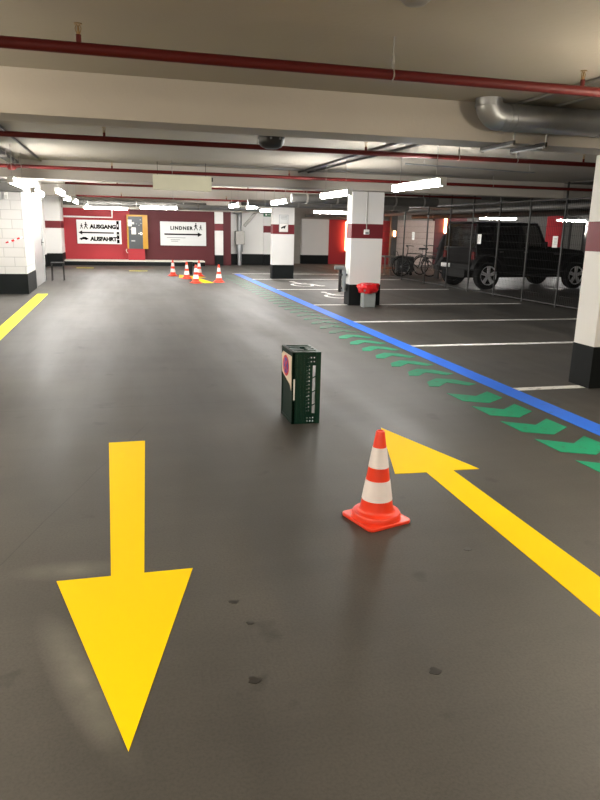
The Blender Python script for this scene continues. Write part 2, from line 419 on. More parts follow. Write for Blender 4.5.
# back wall, panel by panel
wb = empty('wall_back', (0, 0, 0)); wb['kind'] = 'structure'
MB().box(6.35, XR, 30.5, 30.8, 0, ZC).build('concrete_panel', M['grey_wall'], wb)
MB().box(8.0, 9.27, 30.3, 30.5, 0.40, 1.99).build('white_panel', M['white_wall'], wb)
MB().box(7.98, 9.27, 30.29, 30.5, 0, 0.40).build('base_band', M['band_black'], wb)
MB().box(9.27, 12.25, 30.32, 30.5, 0, 2.0).build('red_panel', M['red_wall'], wb)
MB().box(12.25, 12.55, 30.15, 30.5, 0, ZC).build('dark_panel', M['dark_wall'], wb)
MB().box(12.55, 14.5, 30.30, 30.5, 0, 2.05).build('block_panel', M['block_tan'], wb)
MB().box(14.5, 16.2, 30.32, 30.5, 0, ZC).build('red_panel', M['red_wall_shaded'], wb)
MB().box(16.2, 20.6, 30.34, 30.5, 0, ZC).build('dark_panel', M['dark_wall'], wb)
MB().box(20.6, 21.5, 30.32, 30.5, 0, ZC).build('red_panel', M['red_wall'], wb)
MB().box(21.5, XR, 30.34, 30.5, 0, ZC).build('dark_panel', M['dark_wall'], wb)

# ------------------------------------------------------------------ floor markings
def flat(name, poly, m, label, cat, group=None, z=0.0, t=0.003):
    o = MB().prism(poly, z, z + t).build(name, m)
    return tag(o, label, cat, group)
flat('painted_floor_arrow', [(-0.038, 1.75), (0.262, 2.828), (0.045, 2.831), (0.118, 4.806), (-0.135, 4.806), (-0.100, 2.833), (-0.330, 2.836)],
     M['yellow_paint'], 'large yellow floor arrow pointing toward the viewer at lower left', 'floor arrow', 'yellow floor arrows')
flat('painted_floor_arrow', [(1.954, 4.802), (1.661, 3.801), (1.876, 3.788), (1.845, 1.72), (2.07, 1.72), (2.066, 3.788), (2.252, 3.779)],
     M['yellow_paint'], 'yellow floor arrow pointing away, its tip just behind the nearest cone', 'floor arrow', 'yellow floor arrows')
flat('painted_floor_arrow', [(1.84, 22.6), (1.72, 21.25), (2.02, 21.2), (2.26, 19.22), (2.55, 19.28), (2.30, 21.3), (2.58, 21.4)],
     M['yellow_paint'], 'small far yellow floor arrow among the cluster of five cones', 'floor arrow', 'yellow floor arrows')
flat('yellow_lane_line', [(-1.80, 7.5), (-1.595, 7.5), (-1.60, 16.1), (-1.82, 16.1)], M['lemon_paint'], 'lemon yellow lane line running along the left edge toward the white block wall', 'floor line')
for (x0, x1, y, lab) in ((-1.55, -0.95, 25.95, 'short faded yellow dash on the floor before the exit sign wall'), (0.28, 0.9, 24.4, 'short faded yellow dash on the floor before the yellow ticket machine')):
    flat('floor_dash', [(x0, y), (x1, y), (x1, y + 0.16), (x0, y + 0.16)], M['lemon_paint'], lab, 'floor line', 'far yellow dashes')
flat('blue_lane_line', [(3.555, 0.5), (3.765, 0.5), (3.94, 23.1), (3.72, 23.1)], M['blue_paint'], 'long bright blue floor line beside the parking bays', 'floor line')
bays = [(5.84, 3.80, 4.585, 'nearest white bay line, short, ending at the near right pillar'),
        (8.44, 3.815, 9.0, 'second white bay line from the camera, running behind the near right pillar'),
        (10.90, 3.835, 9.0, 'third white bay line, just in front of the bin with the red bag'),
        (13.54, 3.86, 8.72, 'white bay line meeting the base of the middle pillar'),
        (17.16, 3.89, 8.75, 'white bay line between the two wheelchair symbols'),
        (20.70, 3.92, 8.8, 'white bay line meeting the base of the far notice pillar'),
        (23.25, 3.70, 8.8, 'farthest white bay line, closing the end of the blue line')]
for (y, x0, x1, lab) in bays:
    w = 0.055 if y < 14 else 0.07
    if y == 13.54:
        x1a = 4.59
        flat('parking_bay_line', [(x0, y - w), (x1a, y - w), (x1a, y + w), (x0, y + w)], M['white_paint'], 'short white bay line left of the middle pillar base', 'floor line', 'white bay lines')
        flat('parking_bay_line', [(5.295, y - w), (x1, y - w), (x1, y + w), (5.295, y + w)], M['white_paint'], 'white bay line running right from the middle pillar and bin', 'floor line', 'white bay lines')
        continue
    flat('parking_bay_line', [(x0, y - w), (x1, y - w), (x1, y + w), (x0, y + w)], M['white_paint'], lab, 'floor line', 'white bay lines')
def wheelchair(cx, cy, s, label):
    e = MB()
    def st(a, b, w):
        a, b = V((*a, 0)), V((*b, 0)); d = (b - a).normalized(); n = V((-d.y, d.x, 0)) * w / 2
        e.prism([tuple((a + n).xy), tuple((b + n).xy), tuple((b - n).xy), tuple((a - n).xy)], 0, 0.003)
    P = lambda u, v: (cx + u * s, cy + v * s * 1.6)
    arc = [P(0.30 * math.cos(t) - 0.05, 0.30 * math.sin(t) - 0.2) for t in [math.radians(d) for d in range(100, 371, 27)]]
    for a, b in zip(arc, arc[1:]): st(a, b, 0.09 * s)
    st(P(-0.05, 0.42), P(0.0, 0.0), 0.12 * s); st(P(0, 0.0), P(0.3, 0.0), 0.1 * s); st(P(0.3, 0.0), P(0.42, -0.42), 0.1 * s); st(P(0.42, -0.42), P(0.55, -0.38), 0.09 * s); st(P(-0.03, 0.2), P(0.25, 0.2), 0.08 * s)
    hd = [P(-0.06 + 0.09 * math.cos(t), 0.56 + 0.09 * math.sin(t)) for t in [2 * PI * k / 10 for k in range(10)]]
    e.prism(hd, 0, 0.003)
    o = e.build('wheelchair_symbol', M['white_paint']); tag(o, label, 'floor symbol', 'white wheelchair symbols')
wheelchair(5.0, 18.9, 0.95, 'white wheelchair symbol painted in the farther bay, right of the notice pillar')
wheelchair(4.98, 15.6, 0.85, 'white wheelchair symbol painted in the bay left of the middle pillar')
# green chevrons beside the blue line
VEE = [(3.02, 0.0), (3.255, -0.155), (3.46, 0.0), (3.475, -0.26), (3.245, -0.42), (3.03, -0.31)]          # points to the viewer
ROOF = [(2.99, -0.14), (3.05, 0.05), (3.23, 0.20), (3.39, 0.12), (3.53, -0.12), (3.42, -0.17), (3.25, 0.0), (3.09, -0.16)]  # points away
proto = {}
for k in range(38):
    yk = 3.30 + 0.5 * k if k < 6 else 6.25 + 0.515 * (k - 6)
    shape = 'vee' if k < 6 else 'roof' if k < 13 else 'worn'
    sh = (yk - 5.0) * 0.008 if k < 6 else (yk - 6.3) * 0.009
    if shape not in proto:
        o = MB().prism(VEE if shape == 'vee' else ROOF, 0, 0.003).build('floor_chevron', M['green_worn' if shape == 'worn' else 'green_paint'])
        proto[shape] = o
    else:
        o = proto[shape].copy(); COL.objects.link(o)
    o.location = (sh, yk, 0)
    w_ = {'vee': 'crisp green chevron', 'roof': 'bent green chevron', 'worn': 'worn green chevron'}[shape]
    tag(o, f'{w_} on the floor beside the blue line, {ordinal(k + 1)} from the near end', 'floor chevron', 'green floor chevrons')
# oil spots
for i, (x, y, r, lab) in enumerate([(0.401, 2.504, 0.016, 'upper dark oil spot just right of the yellow arrow head'), (0.438, 2.336, 0.012, 'small dark oil spot right of the arrow head, the middle of three'),
                                    (0.388, 1.99, 0.018, 'lower dark oil spot right of the arrow tip'), (1.027, 1.894, 0.018, 'dark oil spot on bare floor below the nearest cone'),
                                    (1.61, 2.736, 0.016, 'dark oil spot just right of the nearest cone base')]):
    poly = [(x + r * (1 + 0.3 * math.sin(3 * t + i)) * 1.25 * math.cos(t), y + r * (1 + 0.25 * math.cos(2 * t + i)) * math.sin(t)) for t in [2 * PI * q / 18 for q in range(18)]]
    flat('oil_spot', poly, M['stain'], lab, 'oil spot', 'oil spots on the floor', t=0.0012)

# ------------------------------------------------------------------ traffic cones
def make_cone():
    root = empty('traffic_cone')
    a = 0.14
    sq = []
    for (sx, sy) in ((1, 1), (-1, 1), (-1, -1), (1, -1)):
        base = math.atan2(sy, sx)
        for q in (-35, 0, 35):
            t = base + math.radians(q); sq.append((sx * (a - 0.03) + 0.03 * math.cos(t), sy * (a - 0.03) + 0.03 * math.sin(t)))
    MB().prism(sq, 0, 0.018).build('base_plate', M['cone'], root, bevel=0.004)
    rr = lambda z: 0.0225 + (0.5 - z) * (0.088 - 0.0225) / 0.42
    def seg(z0, z1, d=0.0): return [(rr(z0) + d, z0), (rr(z1) + d, z1)]
    MB().lathe([(0.132, 0.016), (0.132, 0.040), (0.126, 0.049), (0.112, 0.051), (0.100, 0.052), (0.0935, 0.058), (0.090, 0.068), (rr(0.08), 0.08)] + seg(0.122, 0.23)[:1] + [(rr(0.232), 0.232), (rr(0.303), 0.303), (rr(0.412), 0.412), (rr(0.495), 0.495), (0.021, 0.5), (0.016, 0.5), (0.016, 0.46)], 40).build('cone_body', M['cone'], root)
    for (z0, z1) in ((0.122, 0.232), (0.303, 0.412)):
        MB().lathe([(rr(z0) - 0.001, z0)] + seg(z0, z1, 0.0016) + [(rr(z1) - 0.001, z1)], 40).build('reflective_band', M['cone_white'], root)
    return root
c0 = make_cone()
cones = [(1.290, 3.175, 0.29, 'nearest orange cone with two white bands, large in front of the yellow arrow tip'),
         (1.60, 22.05, 0.2, 'leftmost far orange cone of the cluster before the shaded red wall'),
         (1.93, 20.9, 0.9, 'far orange cone second from left, left of the black bin'),
         (2.03, 19.25, 0.4, 'nearest of the far orange cones, beside the near end of the far arrow'),
         (2.42, 21.95, 0.6, 'far orange cone right behind the black bin'),
         (2.72, 19.55, 0.3, 'rightmost far orange cone, standing apart from the cluster')]
for i, (x, y, rz, lab) in enumerate(cones):
    o = c0 if i == 0 else copy_tree(c0)
    o.location = (x, y, 0); o.rotation_euler.z = rz
    tag(o, lab, 'traffic cone', 'orange traffic cones')

# ------------------------------------------------------------------ green folding crate on its end
def make_crate():
    W, D, H = 0.228, 0.365, 0.585          # depth of the crate, width, length (upright)
    root = empty('folding_crate', (1.279, 5.03, 0))
    t = 0.012
    # bottom of the crate, now the left side
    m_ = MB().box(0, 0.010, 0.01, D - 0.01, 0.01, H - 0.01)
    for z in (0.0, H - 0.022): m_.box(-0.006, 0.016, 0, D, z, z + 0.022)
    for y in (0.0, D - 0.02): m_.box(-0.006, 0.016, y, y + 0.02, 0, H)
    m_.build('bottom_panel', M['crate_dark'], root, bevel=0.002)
    def side(y0):
        b = MB()
        y1 = y0 + t
        # frame of the long wall
        b.box(0.0, 0.020, y0, y1, 0, H); b.box(W - 0.040, W, y0 - 0.004, y1 + 0.004, 0, H)
        b.box(0.020, 0.112, y0 + 0.003, y1 - 0.003, 0.0, H)                       # solid strip with ribs
        for x in (0.03, 0.06, 0.088): b.box(x, x + 0.006, y0 - 0.001, y1 + 0.001, 0.02, H - 0.02)
        b.box(0.112, W - 0.04, y0 + 0.001, y1 - 0.001, 0.0, 0.016)
        for z0, z1 in ((0.028, 0.044), (0.052, 0.085), (H - 0.108, H - 0.082), (H - 0.072, H - 0.050), (H - 0.040, H)): b.box(0.112, W - 0.04, y0 + 0.001, y1 - 0.001, z0, z1)
        for z0, z1 in ((0.0, 0.085), (H - 0.108, H)):
            for x in (0.108, 0.132, 0.156, 0.180): b.box(x, x + 0.012, y0 + 0.001, y1 - 0.001, z0, z1)
        for k in range(13):                                                        # column of short slots
            z = 0.085 + k * 0.0305
            b.box(0.112, 0.145, y0 + 0.001, y1 - 0.001, z, z + 0.017)
        b.box(0.126, 0.132, y0 + 0.002, y1 - 0.002, 0.08, H - 0.1)
        b.box(0.140, 0.162, y0, y1, 0.07, H - 0.09)
        for z in (0.16, 0.27, 0.385):                                              # braces in the long hand slot
            p = Matrix.Translation((0.182, (y0 + y1) / 2, z)) @ Matrix.Rotation(-0.45, 4, 'Y')
            b.box(-0.030, 0.030, -0.004, 0.004, -0.004, 0.004, p)
        return b.build('side_panel', M['crate'], root, bevel=0.0015)
    side(0.0); side(D - t)
    def end(z0):
        b = MB(); z1 = z0 + t
        b.box(0, W, 0.012, 0.03, z0, z1); b.box(0, W, D - 0.03, D - 0.012, z0, z1)
        b.box(0, 0.05, 0.012, D - 0.012, z0, z1); b.box(W - 0.035, W, 0.012, D - 0.012, z0, z1)
        b.box(0.05, 0.20, 0.03, 0.12, z0 + 0.002, z1 - 0.002); b.box(0.05, 0.20, D - 0.12, D - 0.03, z0 + 0.002, z1 - 0.002)
        b.box(0.05, 0.11, 0.12, D - 0.12, z0 + 0.002, z1 - 0.002); b.box(0.155, 0.205, 0.12, D - 0.12, z0 + 0.002, z1 - 0.002)
        for y in (0.07, 0.15, 0.23, 0.31): b.box(0.02, W - 0.02, y, y + 0.006, z1 - 0.001, z1 + 0.004)
        return b.build('end_panel', M['crate'], root, bevel=0.0015)
    end(H - t); end(0.0)
    # sheet taped on the left side, its lower edge cut on a slant
    x = -0.008
    pts = [(0.012, 0.275), (0.05, 0.315), (0.20, 0.345), (0.33, 0.372), (0.345, 0.52), (0.30, 0.548), (0.012, 0.552)]
    sh = MB().prism(pts, x - 0.002, x, axis='x').build('taped_sheet', M['cream_paper'], root); sh['label'] = 'cream sheet with a round red and blue no-stopping sign'
    cy, cz = 0.195, 0.447
    def disc(r, lo, hi, mm, nm, n=28):
        q = [(cy + r * 1.2 * math.cos(2 * PI * j / n), cz + r * math.sin(2 * PI * j / n)) for j in range(n)]
        return MB().prism(q, lo, hi, axis='x').build(nm, mm, sh)
    disc(0.086, x - 0.003, x - 0.002, M['no_red'], 'sign_ring'); disc(0.064, x - 0.004, x - 0.003, M['no_blue'], 'sign_disc')
    c = MB()
    for s in (-1, 1):
        p = Matrix.Translation((x - 0.0045, cy, cz)) @ Matrix.Rotation(s * PI / 4, 4, 'X')
        c.box(-0.0005, 0.0005, -0.062, 0.062, -0.009, 0.009, p)
    c.build('sign_cross', M['no_red'], sh)
    lb = MB().box(0.006, 0.017, -0.0025, 0.0, 0.20, 0.37).build('paper_strip', M['paper'], root); lb['label'] = 'narrow white paper strip stuck to the front edge'
    return tag(root, 'green plastic folding crate standing on end in the middle of the lane', 'crate')
make_crate()

# ------------------------------------------------------------------ ceiling: sprinkler pipes
def sprinkler_pipe(y, z, x0, x1, r, heads, label, hangers=()):
    root = empty('sprinkler_pipe', (0, y, z))
    MB().tube([(x0, 0, 0), (x1, 0, 0)], r, 14).build('pipe', M['pipe_red'], root)
    for x in heads:
        h = MB().tube([(x, 0, r * 0.8), (x, 0, r + 0.035)], 0.014, 10).build('sprinkler_socket', M['pipe_red'], root)
        b = MB(); b.lathe([(0.0, 0.035), (0.011, 0.035), (0.011, 0.048), (0.006, 0.05), (0.004, 0.078), (0.0, 0.078)], 10, Matrix.Translation((x, 0, r)))
        for s in (-1, 1): b.tube([(x + s * 0.010, 0, r + 0.045), (x + s * 0.015, 0, r + 0.065), (x + s * 0.006, 0, r + 0.083)], 0.0022, 6)
        b.lathe([(0.0, 0.083), (0.021, 0.083), (0.021, 0.087), (0.0, 0.087)], 14, Matrix.Translation((x, 0, r)))
        b.build('sprinkler_head', M['brass'], h)
    for x in hangers:
        b = MB(); b.tube([(x, 0, r + 0.02), (x, 0, ZC - z)], 0.004, 6)
        b.tube([(x, 0, -r - 0.004), (x, 0.0, -r - 0.004), (x, r * 0.9, -r * 0.4), (x, r, 0), (x, 0, r + 0.04), (x, -r, 0), (x, -r * 0.9, -r * 0.4), (x, 0, -r - 0.004)], 0.005, 6)
        b.tube([(x, 0, r + 0.03), (x, 0, r + 0.075)], [0.011, 0.007], 8)
        b.build('pipe_hanger', M['zinc_dull'], root)
    return tag(root, label, 'pipe', 'red sprinkler pipes under the ceiling')
sprinkler_pipe(3.97, 2.40, XL, XR, 0.029, (-3.1, -0.16, 2.84), 'nearest red sprinkler pipe crossing the ceiling at the top', (-2.0, 1.57, 5.3))
sprinkler_pipe(7.82, 2.40, XL, XR, 0.028, (-3.0, -0.11, 2.81, 5.74), 'second red sprinkler pipe, just behind the near concrete beam', (-2.0, 4.0, 4.79))
sprinkler_pipe(12.02, 2.40, XL, XR, 0.028, (-3.0, -0.07, 2.92, 5.81), 'third red sprinkler pipe, passing behind the black ceiling fan', (-1.55, 0.9, 6.9))
sprinkler_pipe(16.2, 2.395, -1.1, 9.0, 0.024, (0.0, 2.95, 5.9), 'fourth red sprinkler pipe, beyond the second concrete beam', (1.3, 4.3))
sprinkler_pipe(19.9, 2.28, -1.1, 8.6, 0.026, (0.1, 3.0), 'farthest red sprinkler pipe, low behind the hanging beige box', (1.5, 4.4))

# spiral duct with elbow
root = empty('ventilation_duct', (0, 0, 0))
r = 0.108; yd, zd = 5.42, 2.465
bend = [(3.00 + 0.112 - 0.112 * math.cos(t), yd - 0.02, zd + 0.112 - 0.112 * math.sin(t)) for t in [math.radians(a) for a in range(0, 91, 9)]]
MB().tube([(3.112, yd - 0.02, zd), (14.0, yd - 0.02, zd)], r, 28).build('duct_run', M['zinc'], root)
el = MB().tube([(3.00, yd - 0.02, 2.6)] + bend, r * 1.02, 28)
el.build('elbow', M['zinc'], root)
for x in (3.17, 3.22, 4.05, 4.10):
    MB().tube([(x, yd - 0.02, zd), (x + 0.016, yd - 0.02, zd)], r + 0.006, 28).build('seam_ring', M['zinc'], root)
MB().tube([(3.0, yd - 0.02, 2.535), (3.0, yd - 0.02, 2.55)], r + 0.008, 28).build('seam_ring', M['zinc'], root)
tag(root, 'round galvanised ventilation duct with elbow in front of the near beam', 'duct')
# steel brackets under the duct
for x, lab in ((3.28, 'left steel strut bracket under the near beam, below the duct'), (3.59, 'right steel strut bracket under the near beam, below the duct')):
    root = empty('strut_bracket', (x, 5.42, 0))
    b = MB(); b.box(-0.010, 0.010, 0, 0.56, 2.256, 2.293); b.build('strut', M['steel_dark'], root)
    MB().box(-0.013, -0.010, 0, 0.56, 2.250, 2.262).build('strut_lip', M['zinc'], root)
    MB().tube([(0, 0.01, 2.256), (0, 0.01, 2.34), (0, -0.005, 2.36)], 0.008, 8).build('threaded_rod', M['zinc'], root)
    for y in (0.02, 0.54): MB().box(-0.016, 0.016, y - 0.014, y + 0.014, 2.244, 2.266).build('end_clamp', M['zinc_dull'], root)
    tag(root, lab, 'bracket', 'strut brackets under the beam')
# conduits along the ceiling
def conduit(pts, r, label, m='zinc_dull', cat='conduit', group='conduits fixed along the ceiling'):
    o = MB().tube(pts, r, 8).build('conduit', M[m]); return tag(o, label, cat, group)
conduit([(3.30, 1.0, 2.588), (3.30, 5.58, 2.588)], 0.012, 'left conduit on the ceiling passing above the galvanised duct', 'zinc_dull')
conduit([(3.66, 1.0, 2.588), (3.66, 5.58, 2.588)], 0.012, 'right conduit on the ceiling passing above the galvanised duct', 'zinc_dull')
conduit([(3.36, 6.0, 2.580), (3.36, 13.08, 2.580)], 0.017, 'left conduit on the ceiling between the first and second beams', 'steel_dark')
conduit([(3.72, 6.0, 2.580), (3.55, 13.08, 2.580)], 0.017, 'right conduit on the ceiling between the first and second beams', 'steel_dark')
conduit([(-1.265, 6.0, 2.580), (-1.265, 13.08, 2.580)], 0.016, 'thin conduit running along the ceiling above the left lamp row', 'steel_dark')
conduit([(0.9, 12.55, 2.585), (6.5, 12.55, 2.585)], 0.009, 'thin cable crossing the ceiling behind the third sprinkler pipe', 'zinc_dull')
o = conduit([(3.9, 9.2, 2.44), (6.2, 9.6, 2.44)], 0.010, 'thin pale pipe hanging low right of the large hanging lamp', 'zinc')
for x, y in ((4.2, 9.252), (6.1, 9.583)): MB().tube([(x, y, 2.44), (x, y, ZC)], 0.004, 6).build('hanger_rod', M['zinc_dull'], o)
# cable tray at left
root = empty('cable_tray', (-1.66, 0, 2.515))
for s in (-0.06, 0.06): MB().box(s - 0.005, s + 0.005, 6.2, 12.9, -0.025, 0.025).build('side_rail', M['steel_dark'], root)
MB().box(-0.056, 0.056, 6.2, 12.9, -0.022, -0.018).build('tray_floor', M['steel_dark'], root)
for y in (8.5, 11.2, 12.6):
    MB().box(-0.105, 0.105, y, y + 0.03, -0.055, -0.025).build('support', M['zinc_dull'], root)
    b = MB(); b.tube([(-0.095, y + 0.015, -0.03), (-0.095, y + 0.015, 0.085)], 0.006, 6); b.tube([(0.095, y + 0.015, -0.03), (0.095, y + 0.015, 0.085)], 0.006, 6); b.build('hanger_rod', M['zinc_dull'], root)
tag(root, 'dark cable tray hung from the ceiling along the left side', 'cable tray')
# black round smoke fan behind near beam
root = empty('ceiling_fan', (1.45, 6.72, 0))
MB().lathe([(0.0, 2.265), (0.06, 2.268), (0.10, 2.285), (0.125, 2.32), (0.130, 2.36), (0.12, 2.42), (0.05, 2.44), (0, 2.44)], 32).build('fan_housing', M['black_plastic'], root)
MB().tube([(0, 0, 2.43), (0, 0, ZC)], 0.02, 10).build('mount', M['black_plastic'], root)
MB().tube([(-0.135, 0.0, 2.30), (-0.135, 0, ZC)], 0.005, 6).build('hanger_rod', M['zinc_dull'], root)
b = MB()
for q in (-0.03, 0.06): b.lathe([(0, 0), (0.011, 0), (0.011, 0.004), (0, 0.004)], 10, Matrix.Translation((q, -0.124, 2.35)) @ Matrix.Rotation(PI / 2, 4, 'X'))
b.build('indicator', M['zinc'], root)
tag(root, 'black rounded ceiling device hanging behind the near concrete beam', 'ceiling device')
# alarm bell under pipe three at left
b = MB(); b.lathe([(0, 2.26), (0.05, 2.27), (0.072, 2.30), (0.072, 2.33), (0.03, 2.36), (0, 2.365)], 20); o = b.build('alarm_bell', M['pipe_red'], None, (-1.56, 11.7, 0.05))
MB().tube([(0, 0, 2.36), (0, 0, ZC - 0.05)], 0.006, 8).build('hanger_rod', M['zinc_dull'], o)
tag(o, 'small dark red round device hanging above the left lamp row', 'ceiling device')
# pale hanging sign box
root = empty('hanging_box', (0, 12.42, 0))
MB().box(0.60, 1.60, -0.05, 0.05, 2.135, 2.385).build('box', M['box_beige'], root, bevel=0.006)
for x in (0.60, 1.585): MB().box(x - 0.004, x + 0.019, -0.056, -0.05, 2.14, 2.38).build('edge_strip', M['box_beige'], root)
for x in (0.68, 1.51): MB().tube([(x, 0, 2.385), (x, 0, ZC)], 0.005, 6).build('hanger_rod', M['steel_dark'], root)
MB().box(1.605, 1.635, -0.02, 0.02, 2.30, 2.37).build('junction_box', M['black_plastic'], root)
tag(root, 'pale beige rectangular sign box hanging on two rods under the ceiling', 'hanging box')
# stone-wash patch of a rosette at the top edge
b = MB(); b.lathe([(0, 2.575), (0.05, 2.578), (0.075, 2.60)], 20); o = b.build('ceiling_rosette', M['zinc_dull'], None, (1.42, 3.34, 0))
tag(o, 'small flat grey ceiling cap at the very top of the picture', 'ceiling device')

# ------------------------------------------------------------------ far ducts behind the second beam
def duct(pts, r, label, m, rings=0):
    root = empty('ventilation_duct', (0, 0, 0))
    MB().tube(pts, r, 20).build('duct_run', M[m], root)
    a, b_ = V(pts[0]), V(pts[-1])
    for k in range(rings):
        p = a.lerp(b_, (k + 0.5) / rings); d = (b_ - a).normalized() * 0.02
        MB().tube([tuple(p - d), tuple(p + d)], r + 0.008, 20).build('hanger_ring', M['zinc_dull'], root)
        MB().tube([tuple(p + V((0, 0, r))), (p.x, p.y, ZC)], 0.005, 6).build('hanger_rod', M['zinc_dull'], root)
    return tag(root, label, 'duct', 'far ducts under the ceiling')
duct([(3.75, 15.2, 2.20), (7.3, 15.2, 2.20)], 0.10, 'large dark duct crossing just behind the second beam', 'duct_dark', 5)
duct([(3.2, 17.6, 2.15), (7.6, 17.6, 2.15)], 0.085, 'mid grey duct crossing behind the large dark duct', 'duct_mid', 5)
duct([(3.4, 21.9, 2.34), (8.3, 21.9, 2.34), (8.45, 21.9, 2.6)], 0.12, 'dark duct crossing behind the third beam', 'duct_dark', 4)
duct([(2.0, 25.0, 2.20), (4.86, 25.0, 2.20), (5.0, 25.0, 2.2)], 0.09, 'silver duct before the shaded red wall', 'zinc', 2)
duct([(10.42, 13.6, 2.20), (10.62, 29.2, 2.20)], 0.075, 'long grey duct running away above the car', 'duct_mid', 5)
duct([(12.6, 6.2, 2.18), (12.9, 29.2, 2.18)], 0.10, 'dark duct running away beyond the fence above the car bonnet', 'duct_dark', 5)
duct([(-1.9, 26.3, 2.30), (3.2, 26.3, 2.30)], 0.10, 'dark duct crossing above the far exit sign', 'duct_dark', 3)
duct([(7.9, 29.4, 2.12), (9.8, 29.4, 2.12)], 0.06, 'thin grey pipe crossing above the white panel of the back wall', 'duct_mid', 2)
# silver riser pipe beside the shaded red wall
root = empty('riser_pipe', (4.88, 28.72, 0))
MB().tube([(0, 0, 0), (0, 0, 2.0), (0, -0.03, 2.1), (-0.12, -0.06, 2.16), (-0.24, -0.08, 2.18)], 0.09, 18).build('pipe', M['zinc'], root)
MB().box(-0.19, 0.19, -0.17, 0.14, 0.86, 1.40).build('casing', M['zinc_dull'], root, bevel=0.01)
MB().tube([(0, 0, 0.55), (0, 0, 0.86)], 0.13, 18).build('collar', M['zinc'], root)
tag(root, 'silver vertical riser pipe with a boxy casing on the far white wall', 'pipe')
o = MB().box(-0.06, 0.06, -0.05, 0.05, -0.5, 0.76, Matrix.Translation((5.44, 28.945, 1.98)) @ Matrix.Rotation(0.72, 4, 'Y')).build('diagonal_brace', M['zinc_dull'])
tag(o, 'grey diagonal brace slanting up from the silver riser pipe', 'brace')

# ------------------------------------------------------------------ lamps
def make_lamp(mk='lamp'):
    root = empty('tube_lamp')
    MB().box(-0.75, 0.75, -0.030, 0.030, 0.038, 0.06).build('housing', M['lamp_body'], root, bevel=0.006)
    prof = [(-0.036, 0.038), (-0.040, 0.004), (-0.027, -0.034), (0.027, -0.034), (0.040, 0.004), (0.036, 0.038)]
    MB().prism(prof, -0.735, 0.735, axis='x').build('diffuser', M[mk], root)
    for s in (-0.75, 0.735): MB().box(s, s + 0.015, -0.042, 0.042, -0.037, 0.062).build('end_cap', M['lamp_body'], root)
    for x in (-0.55, 0.55): MB().tube([(x, 0, 0.06), (x, 0, 0.5)], 0.004, 6).build('hanger_rod', M['zinc_dull'], root)
    return root
def place_lamp(x, y, z, rz, label, proto_):
    o = copy_tree(proto_)
    o.location = (x, y, z); o.rotation_euler.z = rz
    for ch in o.children:
        if ch.name.startswith('hanger_rod'): ch.scale.z = (ZC - z) / 0.5 if False else 1.0
    tag(o, label, 'lamp', 'hanging tube lamps')
    return o
def lamp_set(specs, mk):
    for (x, y, z, rz, lab) in specs:
        root = empty('tube_lamp', (x, y, z), rz)
        src = LP[mk]
        for ch in src:
            c = ch.copy(); COL.objects.link(c); c.parent = root
        for xx in (-0.55, 0.55): MB().tube([(xx, 0, 0.06), (xx, 0, ZC - z)], 0.004, 6).build('hanger_rod', M['zinc_dull'], root)
        tag(root, lab, 'lamp', 'hanging tube lamps')
def lamp_meshes(mk):
    out = []
    def keep(o): out.append(o)
    keep(MB().box(-0.75, 0.75, -0.030, 0.030, 0.038, 0.06).build('housing', M['lamp_body']))
    prof = [(-0.036, 0.038), (-0.040, 0.004), (-0.027, -0.034), (0.027, -0.034), (0.040, 0.004), (0.036, 0.038)]
    keep(MB().prism(prof, -0.735, 0.735, axis='x').build('diffuser', M[mk]))
    for s in (-0.75, 0.735): keep(MB().box(s, s + 0.015, -0.042, 0.042, -0.037, 0.062).build('end_cap', M['lamp_body']))
    return out
LP = {'lamp': lamp_meshes('lamp'), 'added_warm_lamp': lamp_meshes('added_warm_lamp')}
H = PI / 2
lamp_set([(3.70, 8.32, 2.09, H, 'large bright tube lamp hanging right of centre before the middle pillar'),
          (3.49, 11.12, 2.09, H, 'tube lamp hanging just left of the middle pillar top'),
          (3.44, 15.0, 2.09, H, 'tube lamp hanging just left of the far notice pillar top'),
          (3.03, 18.6, 2.10, H, 'tiny far tube lamp, the left of two above the silver riser pipe'),
          (3.55, 18.75, 2.08, H, 'tiny far tube lamp, the right of two above the silver riser pipe'),
          (-1.45, 11.36, 2.10, H, 'nearest tube lamp of the left row, beside the white block wall'),
          (-1.46, 14.1, 2.08, H, 'second tube lamp of the left row'),
          (-1.08, 14.4, 2.12, H, 'bright tube lamp above the steel door, right of the left row'),
          (-1.14, 17.0, 2.10, H, 'fourth tube lamp along the left wall, beyond the steel door'),
          (-1.06, 18.9, 2.10, H, 'smallest farthest tube lamp along the left wall'),
          (-1.02, 23.9, 2.12, H, 'added tiny tube lamp beyond the farthest of the left row, before the red wall'),  # extra lamp added to brighten the recess and striped pilaster
          (-0.42, 25.6, 2.10, 0, 'far tube lamp hanging right above the exit sign board'),
          (1.50, 25.5, 2.16, 0, 'far tube lamp hanging above the pale arrow sign board'),
          (4.75, 25.4, 2.17, 0, 'far tube lamp hanging left of the notice pillar'),
          (7.10, 22.6, 2.10, 0, 'far tube lamp hanging left of the middle pillar, before the red panel'),
          (15.75, 27.0, 2.16, 0.0, 'left tube lamp above the black car'),
          (19.55, 27.0, 2.16, 0.0, 'right tube lamp above the black car bonnet'),
          (17.6, 29.0, 2.20, H, 'small tube lamp between the two lamps over the black car')], 'lamp')
